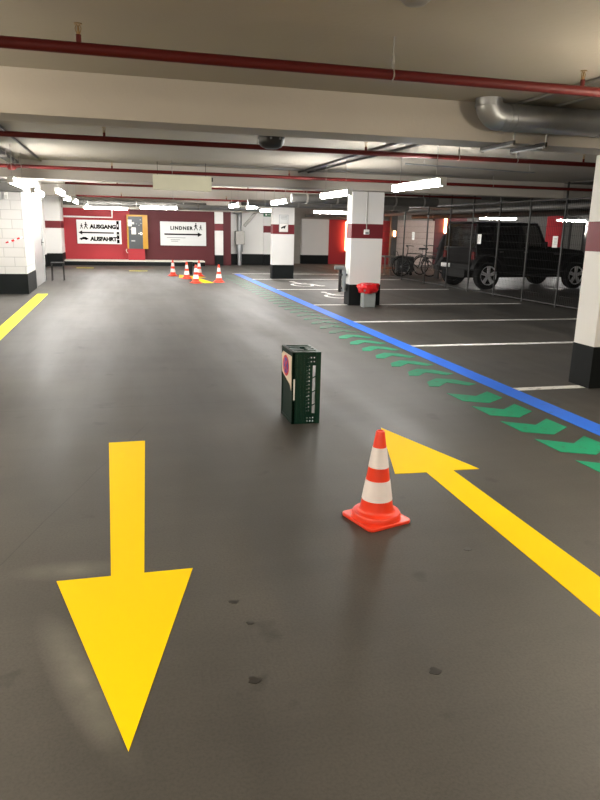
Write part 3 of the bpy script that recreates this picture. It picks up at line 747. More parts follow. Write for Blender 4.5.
lamp_set([(3.62, 3.35, 2.12, H, 'added tube lamp right of the viewer, outside the frame'), (3.62, -1.6, 2.12, H, 'added unseen tube lamp behind the viewer on the right'),  # unseen lamps added around the camera to brighten the near hall
          (-2.2, 4.66, 2.12, H, 'unseen warm tube lamp left of the viewer, outside the frame'),
          (-1.75, -2.8, 2.12, H, 'added unseen warm tube lamp behind the viewer on the left'), (0.9, -1.2, 2.12, H, 'added unseen warm tube lamp right behind the viewer'),
          (-1.9, 1.0, 2.12, H, 'added unseen warm tube lamp beside the viewer on the left'),
          (-3.0, 8.0, 2.12, H, 'added unseen warm tube lamp left of the lane before the white block wall')], 'added_warm_lamp')
for k in LP:
    for o in LP[k]: bpy.data.objects.remove(o)
# upright glowing tubes at the back wall
for (x, z0, z1, y, lab) in ((10.12, 0.62, 1.92, 30.26, 'upright glowing orange tube on the red panel beside the middle pillar'),
                         (11.45, 0.5, 1.95, 30.26, 'added upright glowing orange tube on the red panel, unseen behind the middle pillar'),  # added out of sight behind the pillar, only for its glow
                         (15.05, 1.50, 2.28, 30.26, 'upright glowing orange tube on the dark red panel behind the black car')):
    root = empty('wall_tube_lamp', (x, y, 0))
    MB().tube([(0, 0, z0), (0, 0, z1)], 0.055, 14).build('tube', M['glow'], root)
    for z in (z0, z1): MB().box(-0.06, 0.06, -0.03, 0.06, z - 0.02, z + 0.02).build('holder', M['steel_dark'], root)
    tag(root, lab, 'lamp', 'upright glowing wall tubes')

root = empty('wall_tube_lamp', (12.41, 30.10, 0)); MB().tube([(0, 0, 1.30), (0, 0, 1.55)], 0.05, 12).build('tube', M['glow'], root)
for z in (1.28, 1.57): MB().box(-0.05, 0.05, -0.03, 0.06, z - 0.02, z + 0.02).build('holder', M['steel_dark'], root)
tag(root, 'short glowing orange lamp on the dark post left of the pinkish block wall', 'lamp', 'upright glowing wall tubes')

# ------------------------------------------------------------------ left details
# stool frame
root = empty('stool', (-1.69, 20.02, 0))
MB().box(-0.17, 0.17, -0.16, 0.16, 0.47, 0.50).build('seat', M['black_plastic'], root, bevel=0.006)
for sx in (-1, 1):
    for sy in (-1, 1): MB().tube([(sx * 0.15, sy * 0.14, 0.47), (sx * 0.155, sy * 0.145, 0)], 0.011, 8).build('leg', M['steel_dark'], root)
tag(root, 'small black four-legged stool by the end of the white block wall', 'stool')
# red and white barrier tape remnant on the block wall
root = empty('barrier_tape', (0, 16.085, 0))
for k in range(6):
    x0 = -2.36 + k * 0.058; z0 = 1.115 + k * 0.022
    p = Matrix.Translation((x0, 0, z0)) @ Matrix.Rotation(-0.36, 4, 'Y')
    MB().box(-0.031, 0.031, -0.006, 0.012, -0.014 - 0.006 * (k % 3), 0.014, p).build('tape_strip', M['bag_red' if k % 2 == 0 else 'paper'], root)
tag(root, 'remnant of red and white barrier tape stuck on the white block wall', 'tape')
o = MB().box(-2.34, -2.27, 16.02, 16.1, 2.02, 2.20).build('emergency_lamp', M['paper'], None, bevel=0.008); MB().box(-2.33, -2.28, 16.012, 16.02, 2.03, 2.10).build('lens', M['lamp_body'], o)
tag(o, 'small white box mounted high on the white block wall', 'wall box')
# duct above block wall front
o = MB().box(XL, -1.9, 15.5, 16.0, 2.16, 2.34).build('flat_duct', M['duct_dark']); tag(o, 'dark flat duct running above the front of the white block wall', 'duct')
for x in (-2.2, -4.0): MB().box(x, x + 0.03, 15.74, 15.76, 2.34, ZC).build('hanger_strap', M['zinc_dull'], o)

# ------------------------------------------------------------------ exit sign board
def picto_walker(x, z, s, y, parent, flip=1):
    b = MB()
    def st(a, c, w):
        a, c = V((x + flip * a[0] * s, z + a[1] * s, 0)), V((x + flip * c[0] * s, z + c[1] * s, 0)); d = (c - a).normalized(); n = V((-d.y, d.x, 0)) * w * s / 2
        b.prism([tuple((a + n).xy), tuple((c + n).xy), tuple((c - n).xy), tuple((a - n).xy)], y, y + 0.002, axis='y')
    st((0, 0.82), (0.02, 0.42), 0.2); st((0.02, 0.45), (-0.25, 0.0), 0.12); st((0.02, 0.45), (0.2, 0.22), 0.12); st((0.2, 0.22), (0.26, 0.0), 0.1)
    st((0, 0.78), (-0.25, 0.5), 0.08); st((0, 0.78), (0.26, 0.58), 0.08)
    b.prism([(x + flip * 0.03 * s + 0.1 * s * math.cos(2 * PI * k / 10), z + 0.95 * s + 0.1 * s * math.sin(2 * PI * k / 10)) for k in range(10)], y, y + 0.002, axis='y')
    return b.build('walking_figure', M['ink'], parent)
def board(name, x0, x1, z0, z1, m, label):
    o = MB().box(x0, x1, 28.40, 28.43, z0, z1).build(name, m, None, bevel=0.003)
    b = MB()
    for x in (x0 + 0.2, x1 - 0.2): b.box(x - 0.02, x + 0.02, 28.43, 28.5, z0 + 0.1, z1 - 0.1)
    b.build('standoff', M['zinc_dull'], o)
    return tag(o, label, 'sign', 'wall sign boards')
YS = 28.396
sa = board('exit_sign_board', -1.60, 0.08, 0.80, 1.71, M['sign_white'], 'white sign board reading AUSGANG and AUSFAHRT with a black arrow pointing left')
text_mesh('AUSGANG', 0.207, 'lettering', M['ink'], sa, (-1.10, YS, 1.39), 1.0, 0.013)
text_mesh('AUSFAHRT', 0.207, 'lettering', M['ink'], sa, (-1.10, YS, 0.92), 0.97, 0.013)
MB().prism([(-1.54, 1.225), (-1.40, 1.145), (-1.40, 1.20), (-0.21, 1.20), (-0.21, 1.25), (-1.40, 1.25), (-1.40, 1.305)], YS, YS + 0.003, axis='y').build('arrow', M['ink'], sa)
picto_walker(-1.42, 1.37, 0.19, YS, sa); picto_walker(-1.25, 1.37, 0.25, YS, sa, -1)
MB().prism([(-1.52, 0.965), (-1.50, 1.01), (-1.43, 1.025), (-1.38, 1.06), (-1.28, 1.06), (-1.23, 1.025), (-1.19, 1.01), (-1.18, 0.965), (-1.23, 0.965), (-1.25, 0.94), (-1.29, 0.94), (-1.31, 0.965), (-1.40, 0.965), (-1.42, 0.94), (-1.46, 0.94), (-1.48, 0.965)], YS, YS + 0.003, axis='y').build('car_figure', M['ink'], sa)
for (za, zb) in ((0.83, 0.975), (0.995, 1.27), (1.36, 1.69)):
    MB().box(-0.10, 0.0, YS, YS + 0.004, za, zb).build('black_tile', M['ink'], sa)
for (za, zb) in ((1.46, 1.56), (1.13, 1.19)): MB().box(-0.068, -0.032, YS - 0.002, YS, za, zb).build('white_mark', M['sign_white'], sa)
sl = board('arrow_sign_board', 1.60, 3.44, 0.78, 1.72, M['sign_grey'], 'pale grey sign board reading LINDNER with a black arrow pointing right')
text_mesh('LINDNER', 0.185, 'lettering', M['ink'], sl, (2.00, YS, 1.41), 1.22, 0.009)
MB().prism([(3.28, 1.225), (3.10, 1.135), (3.10, 1.195), (1.76, 1.195), (1.76, 1.255), (3.10, 1.255), (3.10, 1.315)], YS, YS + 0.003, axis='y').build('arrow', M['ink'], sl)
picto_walker(3.02, 1.40, 0.27, YS, sl); picto_walker(3.22, 1.40, 0.20, YS, sl)
for (xa, xb, z) in ((1.85, 2.6, 1.08), (2.0, 2.38, 1.00), (2.02, 2.30, 0.94)): MB().box(xa, xb, YS, YS + 0.003, z, z + 0.022).build('small_print_line', M['ink_grey'], sl)
# white bracket pipe above the exit sign
b = MB().tube([(-2.07, 28.42, 1.82), (-0.25, 28.42, 1.82), (-0.25, 28.42, 2.14)], 0.035, 10); o = b.build('wall_pipe', M['paper'])
tag(o, 'thin white pipe running along the red wall above the exit sign board', 'pipe')

# yellow ticket machine
root = empty('ticket_machine', (0.30, 28.08, 0.20))
b = MB(); b.box(0, 0.055, 0, 0.40, 0.44, 1.74); b.box(0.60, 0.66, 0, 0.40, 0.44, 1.74); b.box(0.055, 0.60, 0, 0.40, 1.68, 1.74); b.box(0.055, 0.6, 0.06, 0.4, 0.44, 1.68)
b.build('frame', M['yellow_metal'], root)
MB().box(0.055, 0.60, 0.012, 0.06, 0.44, 1.68).build('front_panel', M['panel_grey'], root)
MB().box(0.66, 0.80, 0.14, 0.40, 0.44, 1.74).build('side_panel', M['yellow_metal'], root)
MB().box(0.02, 0.66, 0.03, 0.40, 0, 0.44).build('plinth', M['red_wall'], root)
MB().box(0.03, 0.19, 0.000, 0.012, 1.30, 1.55).build('notice', M['paper'], root)
MB().box(0.18, 0.28, 0.000, 0.012, 1.38, 1.46).build('label_plate', M['paper'], root)
MB().box(0.17, 0.34, 0.000, 0.012, 1.00, 1.26).build('price_plate', M['paper'], root)
MB().lathe([(0.028, 0), (0.055, 0), (0.055, 0.012), (0.028, 0.012), (0.028, 0)], 20, Matrix.Translation((0.535, 0.012, 1.03)) @ Matrix.Rotation(PI / 2, 4, 'X')).build('card_ring', M['paper'], root)
MB().box(0.43, 0.48, 0.002, 0.012, 1.01, 1.05).build('arrow_mark', M['paper'], root)
for (x, z) in ((0.34, 1.38), (0.44, 1.33), (0.52, 1.40), (0.50, 1.54), (0.11, 1.17)): MB().box(x, x + 0.05, 0.004, 0.012, z, z + 0.035).build('button', M['bin_grey'], root)
MB().box(0.15, 0.30, 0.002, 0.012, 0.72, 0.77).build('slot', M['zinc'], root)
MB().tube([(-0.03, 0.2, 0.42), (-0.06, 0.1, 0.38), (-0.04, 0.1, 0.30), (0.0, 0.1, 0.27)], 0.01, 8).build('hook', M['paper'], root)
tag(root, 'yellow framed ticket machine with slate front on the far red wall', 'ticket machine')
# small black bin by far cones
root = empty('black_bin', (2.19, 22.75, 0))
MB().lathe([(0.0, 0.0), (0.095, 0.0), (0.11, 0.38), (0.115, 0.40), (0.10, 0.40), (0.09, 0.05), (0, 0.05)], 20).build('body', M['black_plastic'], root)
MB().lathe([(0.112, 0.385), (0.12, 0.39), (0.12, 0.405), (0.112, 0.41)], 20).build('rim', M['black_plastic'], root)
tag(root, 'small black bin standing among the far cones', 'bin')

# ------------------------------------------------------------------ pillar details
root = empty('wall_socket', (4.915, 13.448, 0))
MB().box(-0.055, 0.055, -0.05, 0, 1.45, 1.55).build('box', M['paper'], root, bevel=0.008)
MB().box(-0.035, 0.035, -0.06, -0.05, 1.46, 1.50).build('cover_flap', M['bin_grey'], root)
MB().tube([(0.0, -0.014, 1.55), (0, -0.014, 2.29)], 0.012, 8).build('conduit', M['zinc_dull'], root)
tag(root, 'white socket box with a grey conduit on the middle pillar stripe', 'socket')
root = empty('notice_frame', (4.935, 20.945, 0))
MB().box(-0.145, 0.145, -0.012, 0, 1.43, 1.95).build('backing', M['zinc'], root)
MB().box(-0.135, 0.135, -0.016, -0.012, 1.70, 1.94).build('upper_sheet', M['sign_grey'], root)
s = MB().box(-0.135, 0.135, -0.016, -0.012, 1.44, 1.69).build('lower_sheet', M['paper'], root)
MB().prism([(-0.09, 1.56), (-0.03, 1.60), (0.09, 1.64), (0.05, 1.58), (0.04, 1.53), (-0.01, 1.56), (-0.06, 1.53)], -0.018, -0.016, axis='y').build('printed_mark', M['ink'], s)
for z in (1.90, 1.86, 1.82): MB().box(-0.10, 0.10, -0.018, -0.016, z, z + 0.010).build('small_print_line', M['ink_grey'], root)
tag(root, 'framed notice with two sheets on the stripe of the far pillar', 'notice')
# grey bin with red bag
root = empty('rubbish_bin', (4.90, 13.12, 0))
m_ = MB(); m_.prism([(-0.13, -0.10), (0.13, -0.10), (0.13, 0.10), (-0.13, 0.10)], 0, 0.36)
for (a, b_) in ((-0.14, -0.11), (0.12, 0.09)): pass
m_.build('body', M['bin_grey'], root, bevel=0.012)
MB().box(-0.145, 0.145, -0.115, 0.115, 0.33, 0.37).build('rim', M['bin_grey'], root, bevel=0.008)
bm_v, n1, n2 = [], 28, 9
bag = MB(); random.seed(3)
vs, fs = [], []
for i in range(n2):
    t = i / (n2 - 1); zz = 0.29 + 0.20 * min(1, 1.5 * t) - 0.05 * max(0, t - 0.7) / 0.3; rad = 0.9 * (0.165 + 0.05 * math.sin(PI * min(1, t * 1.3))) * (1 if t < 0.7 else 1 - 1.6 * (t - 0.7))
    for j in range(n1):
        a = 2 * PI * j / n1; w = 1 + 0.10 * math.sin(7 * a + i * 0.6) + random.uniform(-0.11, 0.11)
        vs.append((rad * w * math.cos(a) * 1.12, rad * w * math.sin(a) * 0.92, zz + random.uniform(-0.012, 0.012)))
for i in range(n2 - 1):
    for j in range(n1): fs.append((i * n1 + j, i * n1 + (j + 1) % n1, (i + 1) * n1 + (j + 1) % n1, (i + 1) * n1 + j))
fs.append(tuple((n2 - 1) * n1 + j for j in range(n1)))
bag.add(vs, fs, False); bag.build('bag', M['bag_red'], root)
tag(root, 'grey rubbish bin with a crumpled red bag in front of the middle pillar', 'bin')
# bent tube guard at the left of the middle pillar
root = empty('tube_guard', (4.52, 13.62, 0))
MB().tube([(-0.20, 0, 0.765), (-0.03, 0, 0.765), (0.0, 0, 0.745), (0.01, 0, 0.70), (0.01, 0, 0.27)], 0.045, 12).build('tube', M['bin_grey'], root)
MB().box(-0.085, -0.035, 0.03, 0.09, 0.26, 0.76).build('back_plate', M['steel_dark'], root)
for z in (0.60, 0.32): MB().box(-0.06, 0.08, -0.02, 0.06, z, z + 0.04).build('wall_clip', M['steel_dark'], root)
tag(root, 'grey bent tube guard fixed to the left side of the middle pillar', 'tube guard')
# exit sign lamp
root = empty('escape_sign', (6.08, 28.80, 0)); MB().box(-0.16, 0.16, -0.03, 0.06, 2.02, 2.17).build('case', M['exit_green'], root)
b = MB(); b.box(-0.10, -0.02, -0.034, -0.03, 2.06, 2.13); b.box(0.01, 0.11, -0.034, -0.03, 2.085, 2.105); b.build('pictogram', M['paper'], root)
tag(root, 'small green escape sign high on the far white pilaster', 'sign')

# ------------------------------------------------------------------ cage fence
fy = [11.35, 12.75, 13.98, 15.2, 16.45, 17.65, 19.0, 20.6, 22.7]
fx = lambda y: 9.10 - 0.032 * (y - 12)
FENCE = ['nearest', 'second', 'third', 'fourth', 'fifth', 'sixth', 'seventh', 'farthest']
FT = 2.27
for i in range(len(fy) - 1):
    ya, yb = fy[i], fy[i + 1]
    p, q = V((fx(ya), ya, 0)), V((fx(yb), yb, 0)); L_ = (q - p).length
    root = empty('fence_panel', p, math.atan2(q.y - p.y, q.x - p.x))
    b = MB()
    b.box(-0.015, 0.015, -0.015, 0.015, 0, ZC); b.build('post', M['steel_dark'], root)
    if i == len(fy) - 2: MB().box(L_ - 0.02, L_ + 0.02, -0.02, 0.02, 0, ZC).build('post', M['steel_dark'], root)
    MB().box(0.02, L_ - 0.02, -0.012, 0.012, 0.05, 0.07).build('rail', M['steel_dark'], root)
    MB().box(0.02, L_ - 0.02, -0.012, 0.012, FT - 0.03, FT).build('rail', M['steel_dark'], root)
    w = MB(); k = int(L_ / 0.06)
    for j in range(1, k):
        x = L_ * j / k; w.box(x - 0.0018, x + 0.0018, -0.0018, 0.0018, 0.07, FT - 0.03)
    for j in range(1, 12): z = 0.07 + (FT - 0.1) * j / 12; w.box(0.02, L_ - 0.02, -0.0045, -0.0015, z - 0.002, z + 0.002)
    o = w.build('wire_mesh', M['wire'], root)
    tag(root, f'{FENCE[i]} dark wire mesh fence panel from the camera, along the parking cage', 'fence', 'mesh fence panels of the parking cage')
for (y, z, lab) in ((16.03, 1.38, 'white paper sheet on the fence over the rear side of the black car'),
                 (12.97, 1.38, 'white paper sheet on the fence over the bonnet of the black car'),
                 (19.9, 1.40, 'small white paper sheet on the far fence above the bicycles')):
    o = MB().box(-0.012, -0.006, -0.085, 0.085, -0.12, 0.12).build('paper_notice', M['paper'], None, (fx(y) - 0.006, y, z), math.atan2(-0.032, 1) * -1 + 0.0)
    b = MB()
    for k in range(5): b.box(-0.0135, -0.012, -0.06, 0.05 - 0.02 * (k % 2), 0.07 - 0.03 * k, 0.078 - 0.03 * k)
    b.build('small_print_line', M['ink_grey'], o)
    tag(o, lab, 'notice', 'paper notices on the fence')

# ------------------------------------------------------------------ black off-road car
def make_car():
    root = empty('off_road_car', (9.80, 17.95, 0), math.radians(7.0))
    # local x forward from the rear axle, y to the car's left (away), z up
    hw = 0.79; WB = 3.12; R = 0.385
    prof = [(-0.36, 0.52), (-0.40, 1.14), (2.05, 1.14), (2.12, 1.20), (3.36, 1.10), (3.45, 1.04), (3.47, 0.62), (3.35, 0.52), (2.45, 0.46), (0.5, 0.46)]
    MB().prism(prof, -hw, hw, axis='y').build('body', M['car_black'], root, bevel=0.03)
    # sills and chassis
    MB().box(0.5, 2.5, -hw - 0.05, hw + 0.05, 0.40, 0.47).build('side_step', M['car_trim'], root, bevel=0.015)
    MB().box(-0.5, 3.3, -0.45, 0.45, 0.30, 0.52).build('chassis', M['car_trim'], root)
    # roof and pillars
    MB().box(-0.39, 1.72, -0.72, 0.72, 1.76, 1.84).build('roof', M['car_black'], root, bevel=0.035)
    def slant(x0, x1, xt0, xt1, y, name):
        s = -1 if y < 0 else 1
        b = MB(); yb, yt = y, y - s * 0.055
        vs = [(x0, yb, 1.12), (x1, yb, 1.12), (x1, yb - s * 0.05, 1.12), (x0, yb - s * 0.05, 1.12), (xt0, yt, 1.78), (xt1, yt, 1.78), (xt1, yt - s * 0.05, 1.78), (xt0, yt - s * 0.05, 1.78)]
        b.add([V(v) for v in vs], [(0, 1, 2, 3), (4, 7, 6, 5), (0, 4, 5, 1), (1, 5, 6, 2), (2, 6, 7, 3), (3, 7, 4, 0)])
        return b.build(name, M['car_black'], root)
    for y in (-hw + 0.005, hw - 0.005):
        slant(-0.40, -0.30, -0.38, -0.28, y, 'roof_pillar'); slant(0.18, 0.28, 0.18, 0.28, y, 'roof_pillar'); slant(1.02, 1.14, 1.02, 1.14, y, 'roof_pillar'); slant(2.00, 2.08, 1.64, 1.72, y, 'roof_pillar')
    def pane(x0, x1, xt0, xt1, y, m):
        s = -1 if y < 0 else 1
        b = MB(); yb, yt = y - s * 0.012, y - s * 0.062
        vs = [(x0, yb, 1.13), (x1, yb, 1.13), (x1, yb - s * 0.012, 1.13), (x0, yb - s * 0.012, 1.13), (xt0, yt, 1.77), (xt1, yt, 1.77), (xt1, yt - s * 0.012, 1.77), (xt0, yt - s * 0.012, 1.77)]
        b.add([V(v) for v in vs], [(0, 1, 2, 3), (4, 7, 6, 5), (0, 4, 5, 1), (1, 5, 6, 2), (2, 6, 7, 3), (3, 7, 4, 0)])
        return b.build('side_window', m, root)
    for y in (-hw + 0.005, hw - 0.005):
        pane(-0.30, 0.18, -0.28, 0.18, y, M['glass_dark']); pane(0.28, 1.02, 0.28, 1.02, y, M['glass_dark']); pane(1.14, 2.00, 1.14, 1.64, y, M['glass'])
    # windscreen and rear window
    b = MB(); vs = [(2.07, -0.73, 1.15), (2.07, 0.73, 1.15), (2.055, 0.73, 1.15), (2.055, -0.73, 1.15), (1.71, -0.68, 1.77), (1.71, 0.68, 1.77), (1.695, 0.68, 1.77), (1.695, -0.68, 1.77)]
    b.add([V(v) for v in vs], [(0, 1, 2, 3), (4, 7, 6, 5), (0, 4, 5, 1), (1, 5, 6, 2), (2, 6, 7, 3), (3, 7, 4, 0)]); b.build('windscreen', M['glass'], root)
    MB().box(-0.395, -0.38, -0.70, 0.70, 1.14, 1.77).build('rear_window', M['glass_dark'], root)
    # bumpers, fenders
    MB().box(-0.50, -0.36, -0.72, 0.72, 0.50, 0.68).build('rear_bumper', M['car_trim'], root, bevel=0.03)
    MB().box(3.42, 3.66, -0.80, 0.80, 0.50, 0.66).build('front_bumper', M['car_trim'], root, bevel=0.03)
    def fender(cx, s, front):
        pts = []
        N_ = 14
        for k in range(N_ + 1):
            a = PI * (0.05 + 0.9 * k / N_); pts.append((cx + 0.52 * math.cos(a) * (1.1 if front else 1), 0.44 + 0.48 * math.sin(a)))
        outer = [(x + (0.05 if x > cx else -0.05) * 0.5, z + 0.045) for x, z in pts]
        poly = pts + outer[::-1]
        y0, y1 = (s * (hw - 0.02), s * (hw + 0.135))
        return MB().prism(poly, min(y0, y1), max(y0, y1), axis='y').build('fender', M['car_trim'], root)
    for s in (-1, 1): fender(0, s, False); fender(WB, s, True)
    # wheel-arch hollows read as dark discs behind the tyres
    for s in (-1, 1):
        for cx in (0, WB):
            p = Matrix.Translation((cx, s * (hw + 0.0), R)) @ Matrix.Rotation(-s * PI / 2, 4, 'X') 
            w = MB().lathe([(0.25, -0.10), (R - 0.03, -0.11), (R, -0.08), (R, 0.08), (R - 0.03, 0.11), (0.25, 0.10), (0.24, 0.0)], 40, p).build('wheel', M['tyre'], root)
            MB().lathe([(0.25, 0.055), (0.0, 0.035), (0.0, 0.02), (0.25, 0.02)], 32, p).build('hub_plate', M['ink'], w)
            rim = MB(); rim.lathe([(0.238, 0.085), (0.25, 0.104), (0.266, 0.104), (0.262, 0.06), (0.238, 0.085)], 32, p)
            for q in range(5):
                a = 2 * PI * q / 5 + 0.3
                pp = p @ Matrix.Rotation(a, 4, 'Z')
                for h in (-0.030, 0.030): rim.prism([(0.03, h * 0.6 - 0.016), (0.247, h - 0.019), (0.247, h + 0.019), (0.03, h * 0.6 + 0.016)], 0.07, 0.105, mtx=pp)
            rim.lathe([(0.0, 0.105), (0.055, 0.105), (0.065, 0.09), (0.065, 0.05)], 20, p)
            rim.build('rim', M['alloy'], w)
    # details
    for x in (1.22, 0.36): MB().box(x, x + 0.13, -hw - 0.03, -hw - 0.005, 1.02, 1.045).build('door_handle', M['chrome'], root)
    for x in (1.08, 0.24, 2.10): MB().box(x, x + 0.008, -hw - 0.002, -hw + 0.01, 0.52, 1.12).build('door_gap', M['ink'], root)
    for s in (-1, 1):
        MB().box(-0.435, -0.395, s * 0.70 - 0.06, s * 0.70 + 0.06, 0.82, 1.02).build('tail_lamp', M['tail_red'], root)
        MB().lathe([(0, 0.02), (0.09, 0.02), (0.09, 0), (0, 0)], 20, Matrix.Translation((3.46, s * 0.5, 0.88)) @ Matrix.Rotation(PI / 2, 4, 'Y')).build('headlamp', M['chrome'], root)
        b = MB().box(1.86, 1.96, s * (hw + 0.02) - 0.09, s * (hw + 0.02) + 0.09, 1.16, 1.33); b.build('side_mirror', M['car_trim'], root, bevel=0.02)
    MB().box(-0.52, -0.50, 0.28, 0.72, 0.56, 0.67).build('number_plate', M['sign_grey'], root)
    for x in (0.55, 1.25):
        for s in (-0.38, 0.38):
            b = MB().box(x, x + 0.12, s - 0.22, s + 0.22, 1.0, 1.62); b.build('seat_back', M['seat_dark'], root, bevel=0.04)
    MB().tube([(1.62, -0.38, 1.22), (1.72, -0.38, 1.10)], 0.02, 8).build('steering_column', M['car_trim'], root)
    b = MB(); ring = [(1.60 + 0.10 * math.sin(t), -0.38 + 0.18 * math.cos(t), 1.24 + 0.15 * math.sin(t)) for t in [2 * PI * k / 24 for k in range(24)]]
    b.tube(ring, 0.014, 6, closed=True); b.build('steering_wheel', M['car_trim'], root)
    for z in (0.95, 1.0): pass
    MB().box(2.3, 2.62, -hw - 0.012, -hw, 0.98, 1.00).build('side_strip', M['chrome'], root)
    MB().box(2.25, 2.75, -hw + 0.10, -hw + 0.13, 1.165, 1.185).build('bonnet_catch', M['chrome'], root)
    return tag(root, 'boxy black off-road car with alloy wheels parked behind the mesh fence', 'car')
make_car()

# ------------------------------------------------------------------ bicycles
def make_bike():
    root = empty('bicycle'); R = 0.34; WB = 1.06
    def wheel(cx):
        b = MB(); ring = [(cx + (R - 0.018) * math.cos(t), 0, R + (R - 0.018) * math.sin(t)) for t in [2 * PI * k / 40 for k in range(40)]]
        b.tube(ring, 0.018, 8, closed=True); w = b.build('wheel', M['tyre'], root)
        b = MB(); ring = [(cx + (R - 0.042) * math.cos(t), 0, R + (R - 0.042) * math.sin(t)) for t in [2 * PI * k / 40 for k in range(40)]]
        b.tube(ring, 0.010, 6, closed=True); b.build('rim', M['chrome'], w)
        b = MB()
        for k in range(14):
            t = 2 * PI * k / 14; b.tube([(cx, 0.015 * (-1) ** k, R), (cx + (R - 0.045) * math.cos(t), 0, R + (R - 0.045) * math.sin(t))], 0.0015, 4)
        b.tube([(cx, -0.04, R), (cx, 0.04, R)], 0.022, 10); b.build('spokes', M['zinc'], w)
        b = MB(); arc = [(cx + (R + 0.03) * math.cos(t), 0, R + (R + 0.03) * math.sin(t)) for t in [math.radians(a) for a in range(20, 165, 12)]]
        b.tube(arc, 0.02, 6); b.build('mudguard', M['steel_dark'], root)
    wheel(0); wheel(WB)
    bb = (0.44, 0, 0.30); seat = (0.32, 0, 0.78); head = (0.86, 0, 0.80); hl = (0.90, 0, 0.66)
    b = MB()
    for a, c, r in ((bb, seat, 0.017), (seat, head, 0.017), (bb, hl, 0.019), (head, hl, 0.02)): b.tube([a, c], r, 8)
    for s in (-0.05, 0.05):
        b.tube([(0, s, R), (bb[0], s * 0.6, bb[2])], 0.01, 6); b.tube([(0, s, R), (seat[0], s * 0.3, seat[2] - 0.05)], 0.009, 6); b.tube([(WB, s, R), (hl[0] + 0.01, s, hl[2])], 0.012, 6)
    b.build('frame', M['steel_dark'], root)
    b = MB(); b.tube([head, (0.84, 0, 0.98), (0.88, 0, 1.03)], 0.014, 8); b.tube([(0.74, -0.30, 1.05), (0.86, -0.2, 1.06), (0.90, 0, 1.03), (0.86, 0.2, 1.06), (0.74, 0.30, 1.05)], 0.013, 8); b.build('handlebar', M['steel_dark'], root)
    b = MB(); b.tube([seat, (0.30, 0, 0.93)], 0.013, 8); b.build('seat_post', M['chrome'], root)
    b = MB(); b.prism([(0.14, -0.085), (0.20, -0.10), (0.34, -0.03), (0.46, -0.02), (0.46, 0.02), (0.34, 0.03), (0.20, 0.10), (0.14, 0.085)], 0.93, 0.99); b.build('saddle', M['black_plastic'], root, bevel=0.015)
    b = MB(); b.lathe([(0.0, 0), (0.09, 0), (0.09, 0.006), (0, 0.006)], 20, Matrix.Translation((bb[0], -0.05, bb[2])) @ Matrix.Rotation(PI / 2, 4, 'X'))
    b.tube([(bb[0], -0.06, bb[2]), (bb[0] + 0.10, -0.07, bb[2] - 0.13)], 0.01, 6); b.tube([(bb[0], 0.06, bb[2]), (bb[0] - 0.10, 0.07, bb[2] + 0.13)], 0.01, 6); b.build('crank', M['zinc_dull'], root)
    b = MB(); b.box(-0.18, 0.24, -0.07, 0.07, 0.735, 0.75)
    for s in (-0.06, 0.06): b.tube([(0, s, R), (-0.08, s, 0.735)], 0.006, 6)
    b.build('rack', M['steel_dark'], root)
    return root
b0 = make_bike()
b0.location = (10.52, 22.1, 0); b0.rotation_euler.z = PI - 0.10
tag(b0, 'dark bicycle in front, handlebar to the left, behind the mesh fence', 'bicycle', 'bicycles behind the fence')
b1 = copy_tree(b0); b1.location = (11.65, 23.2, 0); b1.rotation_euler.z = PI + 0.12
tag(b1, 'dark bicycle standing behind the first one, nearer the black car', 'bicycle', 'bicycles behind the fence')
# covered seat leaning
root = empty('car_seat', (10.60, 21.15, 0), -0.12)
MB().box(-0.26, 0.26, -0.05, 0.45, 0.28, 0.46).build('seat_cushion', M['seat_dark'], root, bevel=0.05)
MB().prism([(-0.24, 0.40), (0.26, 0.40), (0.27, 1.15), (0.18, 1.42), (0.02, 1.45), (-0.10, 1.20)], 0.30, 0.46, axis='y').build('seat_back', M['seat_dark'], root, bevel=0.04)
for sx in (-0.2, 0.2): MB().box(sx - 0.03, sx + 0.03, 0.0, 0.4, 0, 0.28).build('runner', M['steel_dark'], root)
tag(root, 'dark loose seat with tall backrest standing behind the rear of the car', 'seat')
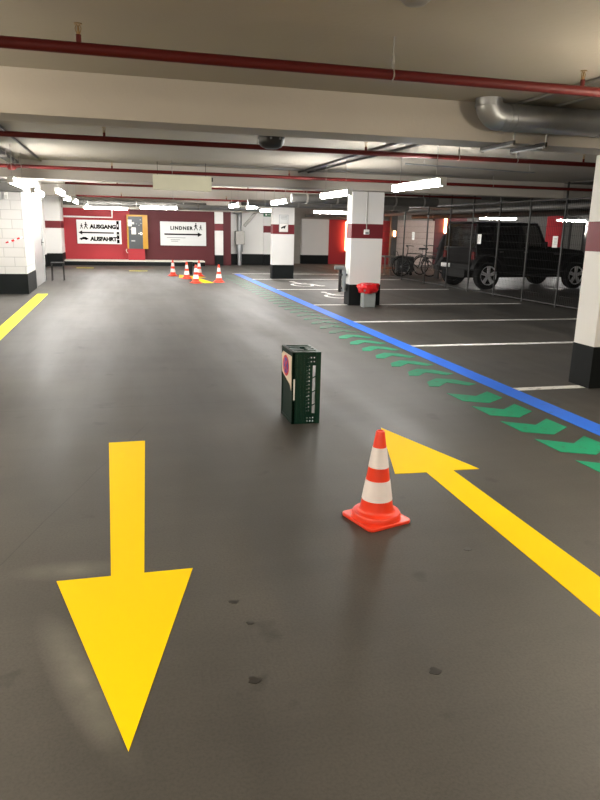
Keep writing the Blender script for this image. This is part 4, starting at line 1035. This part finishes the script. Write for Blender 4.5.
# grey work table and basket trolley
root = empty('work_table', (9.28, 23.0, 0))
MB().box(-0.24, 0.24, -0.3, 0.3, 0.63, 0.68).build('tabletop', M['zinc_dull'], root)
for sx in (-0.21, 0.21):
    for sy in (-0.26, 0.26): MB().box(sx - 0.02, sx + 0.02, sy - 0.02, sy + 0.02, 0, 0.63).build('leg', M['zinc_dull'], root)
MB().box(-0.22, 0.22, -0.27, 0.27, 0.24, 0.27).build('shelf', M['wood_red'], root)
tag(root, 'grey metal table with a reddish lower shelf behind the far end of the fence', 'table')
root = empty('basket_trolley', (9.90, 23.0, 0), 0.0)
b = MB()
for s in (-0.28, 0.28): b.box(s - 0.01, s + 0.01, -0.2, 0.2, 0.12, 0.66)
b.box(-0.28, 0.28, 0.19, 0.2, 0.12, 0.66); b.box(-0.28, 0.28, -0.2, -0.19, 0.12, 0.60); b.box(-0.28, 0.28, -0.2, 0.2, 0.12, 0.14); b.build('basket', M['seat_dark'], root)
for sx in (-0.22, 0.22):
    for sy in (-0.16, 0.16): MB().lathe([(0, -0.015), (0.06, -0.015), (0.06, 0.015), (0, 0.015)], 16, Matrix.Translation((sx, sy, 0.06)) @ Matrix.Rotation(PI / 2, 4, 'X')).build('castor', M['tyre'], root)
MB().tube([(-0.28, -0.18, 0.64), (-0.36, -0.18, 0.84), (-0.36, 0.18, 0.84), (-0.28, 0.18, 0.64)], 0.012, 8).build('push_handle', M['steel_dark'], root)
tag(root, 'dark box trolley on castors left of the bicycles', 'trolley')
# roller gate far right, behind the car
root = empty('mesh_gate', (22.3, 30.2, 0))
MB().box(-0.35, 0.35, 0.02, 0.08, 0, 2.2).build('gate_leaf', M['zinc_dull'], root)
for s in (-0.38, 0.38): MB().box(s - 0.04, s + 0.04, 0.0, 0.1, 0, 2.25).build('gate_post', M['steel_dark'], root)
tag(root, 'grey metal gate leaf at the back wall right of the car windscreen', 'gate')
root = empty('wall_tube_lamp', (23.1, 30.25, 0)); MB().tube([(0, 0, 1.6), (0, 0, 2.2)], 0.06, 12).build('tube', M['lamp'], root)
for z in (1.58, 2.22): MB().box(-0.06, 0.06, -0.03, 0.09, z - 0.02, z + 0.02).build('holder', M['steel_dark'], root)
tag(root, 'upright white tube lamp at the back wall beside the grey gate', 'lamp')

# ------------------------------------------------------------------ world and view
w = bpy.data.worlds.new('world'); sc.world = w; w.use_nodes = True
w.node_tree.nodes['Background'].inputs['Color'].default_value = (1.0, 0.9, 0.78, 1)
w.node_tree.nodes['Background'].inputs['Strength'].default_value = 0.02
vs_ = sc.view_settings
vs_.view_transform = 'Standard'; vs_.look = 'None'; vs_.gamma = 1.0; vs_.use_curve_mapping = False; vs_.exposure = 1.0
sc.cycles.max_bounces = 8; sc.cycles.diffuse_bounces = 4
sc.cycles.sample_clamp_indirect = 4.0
sc.cycles.use_denoising = True
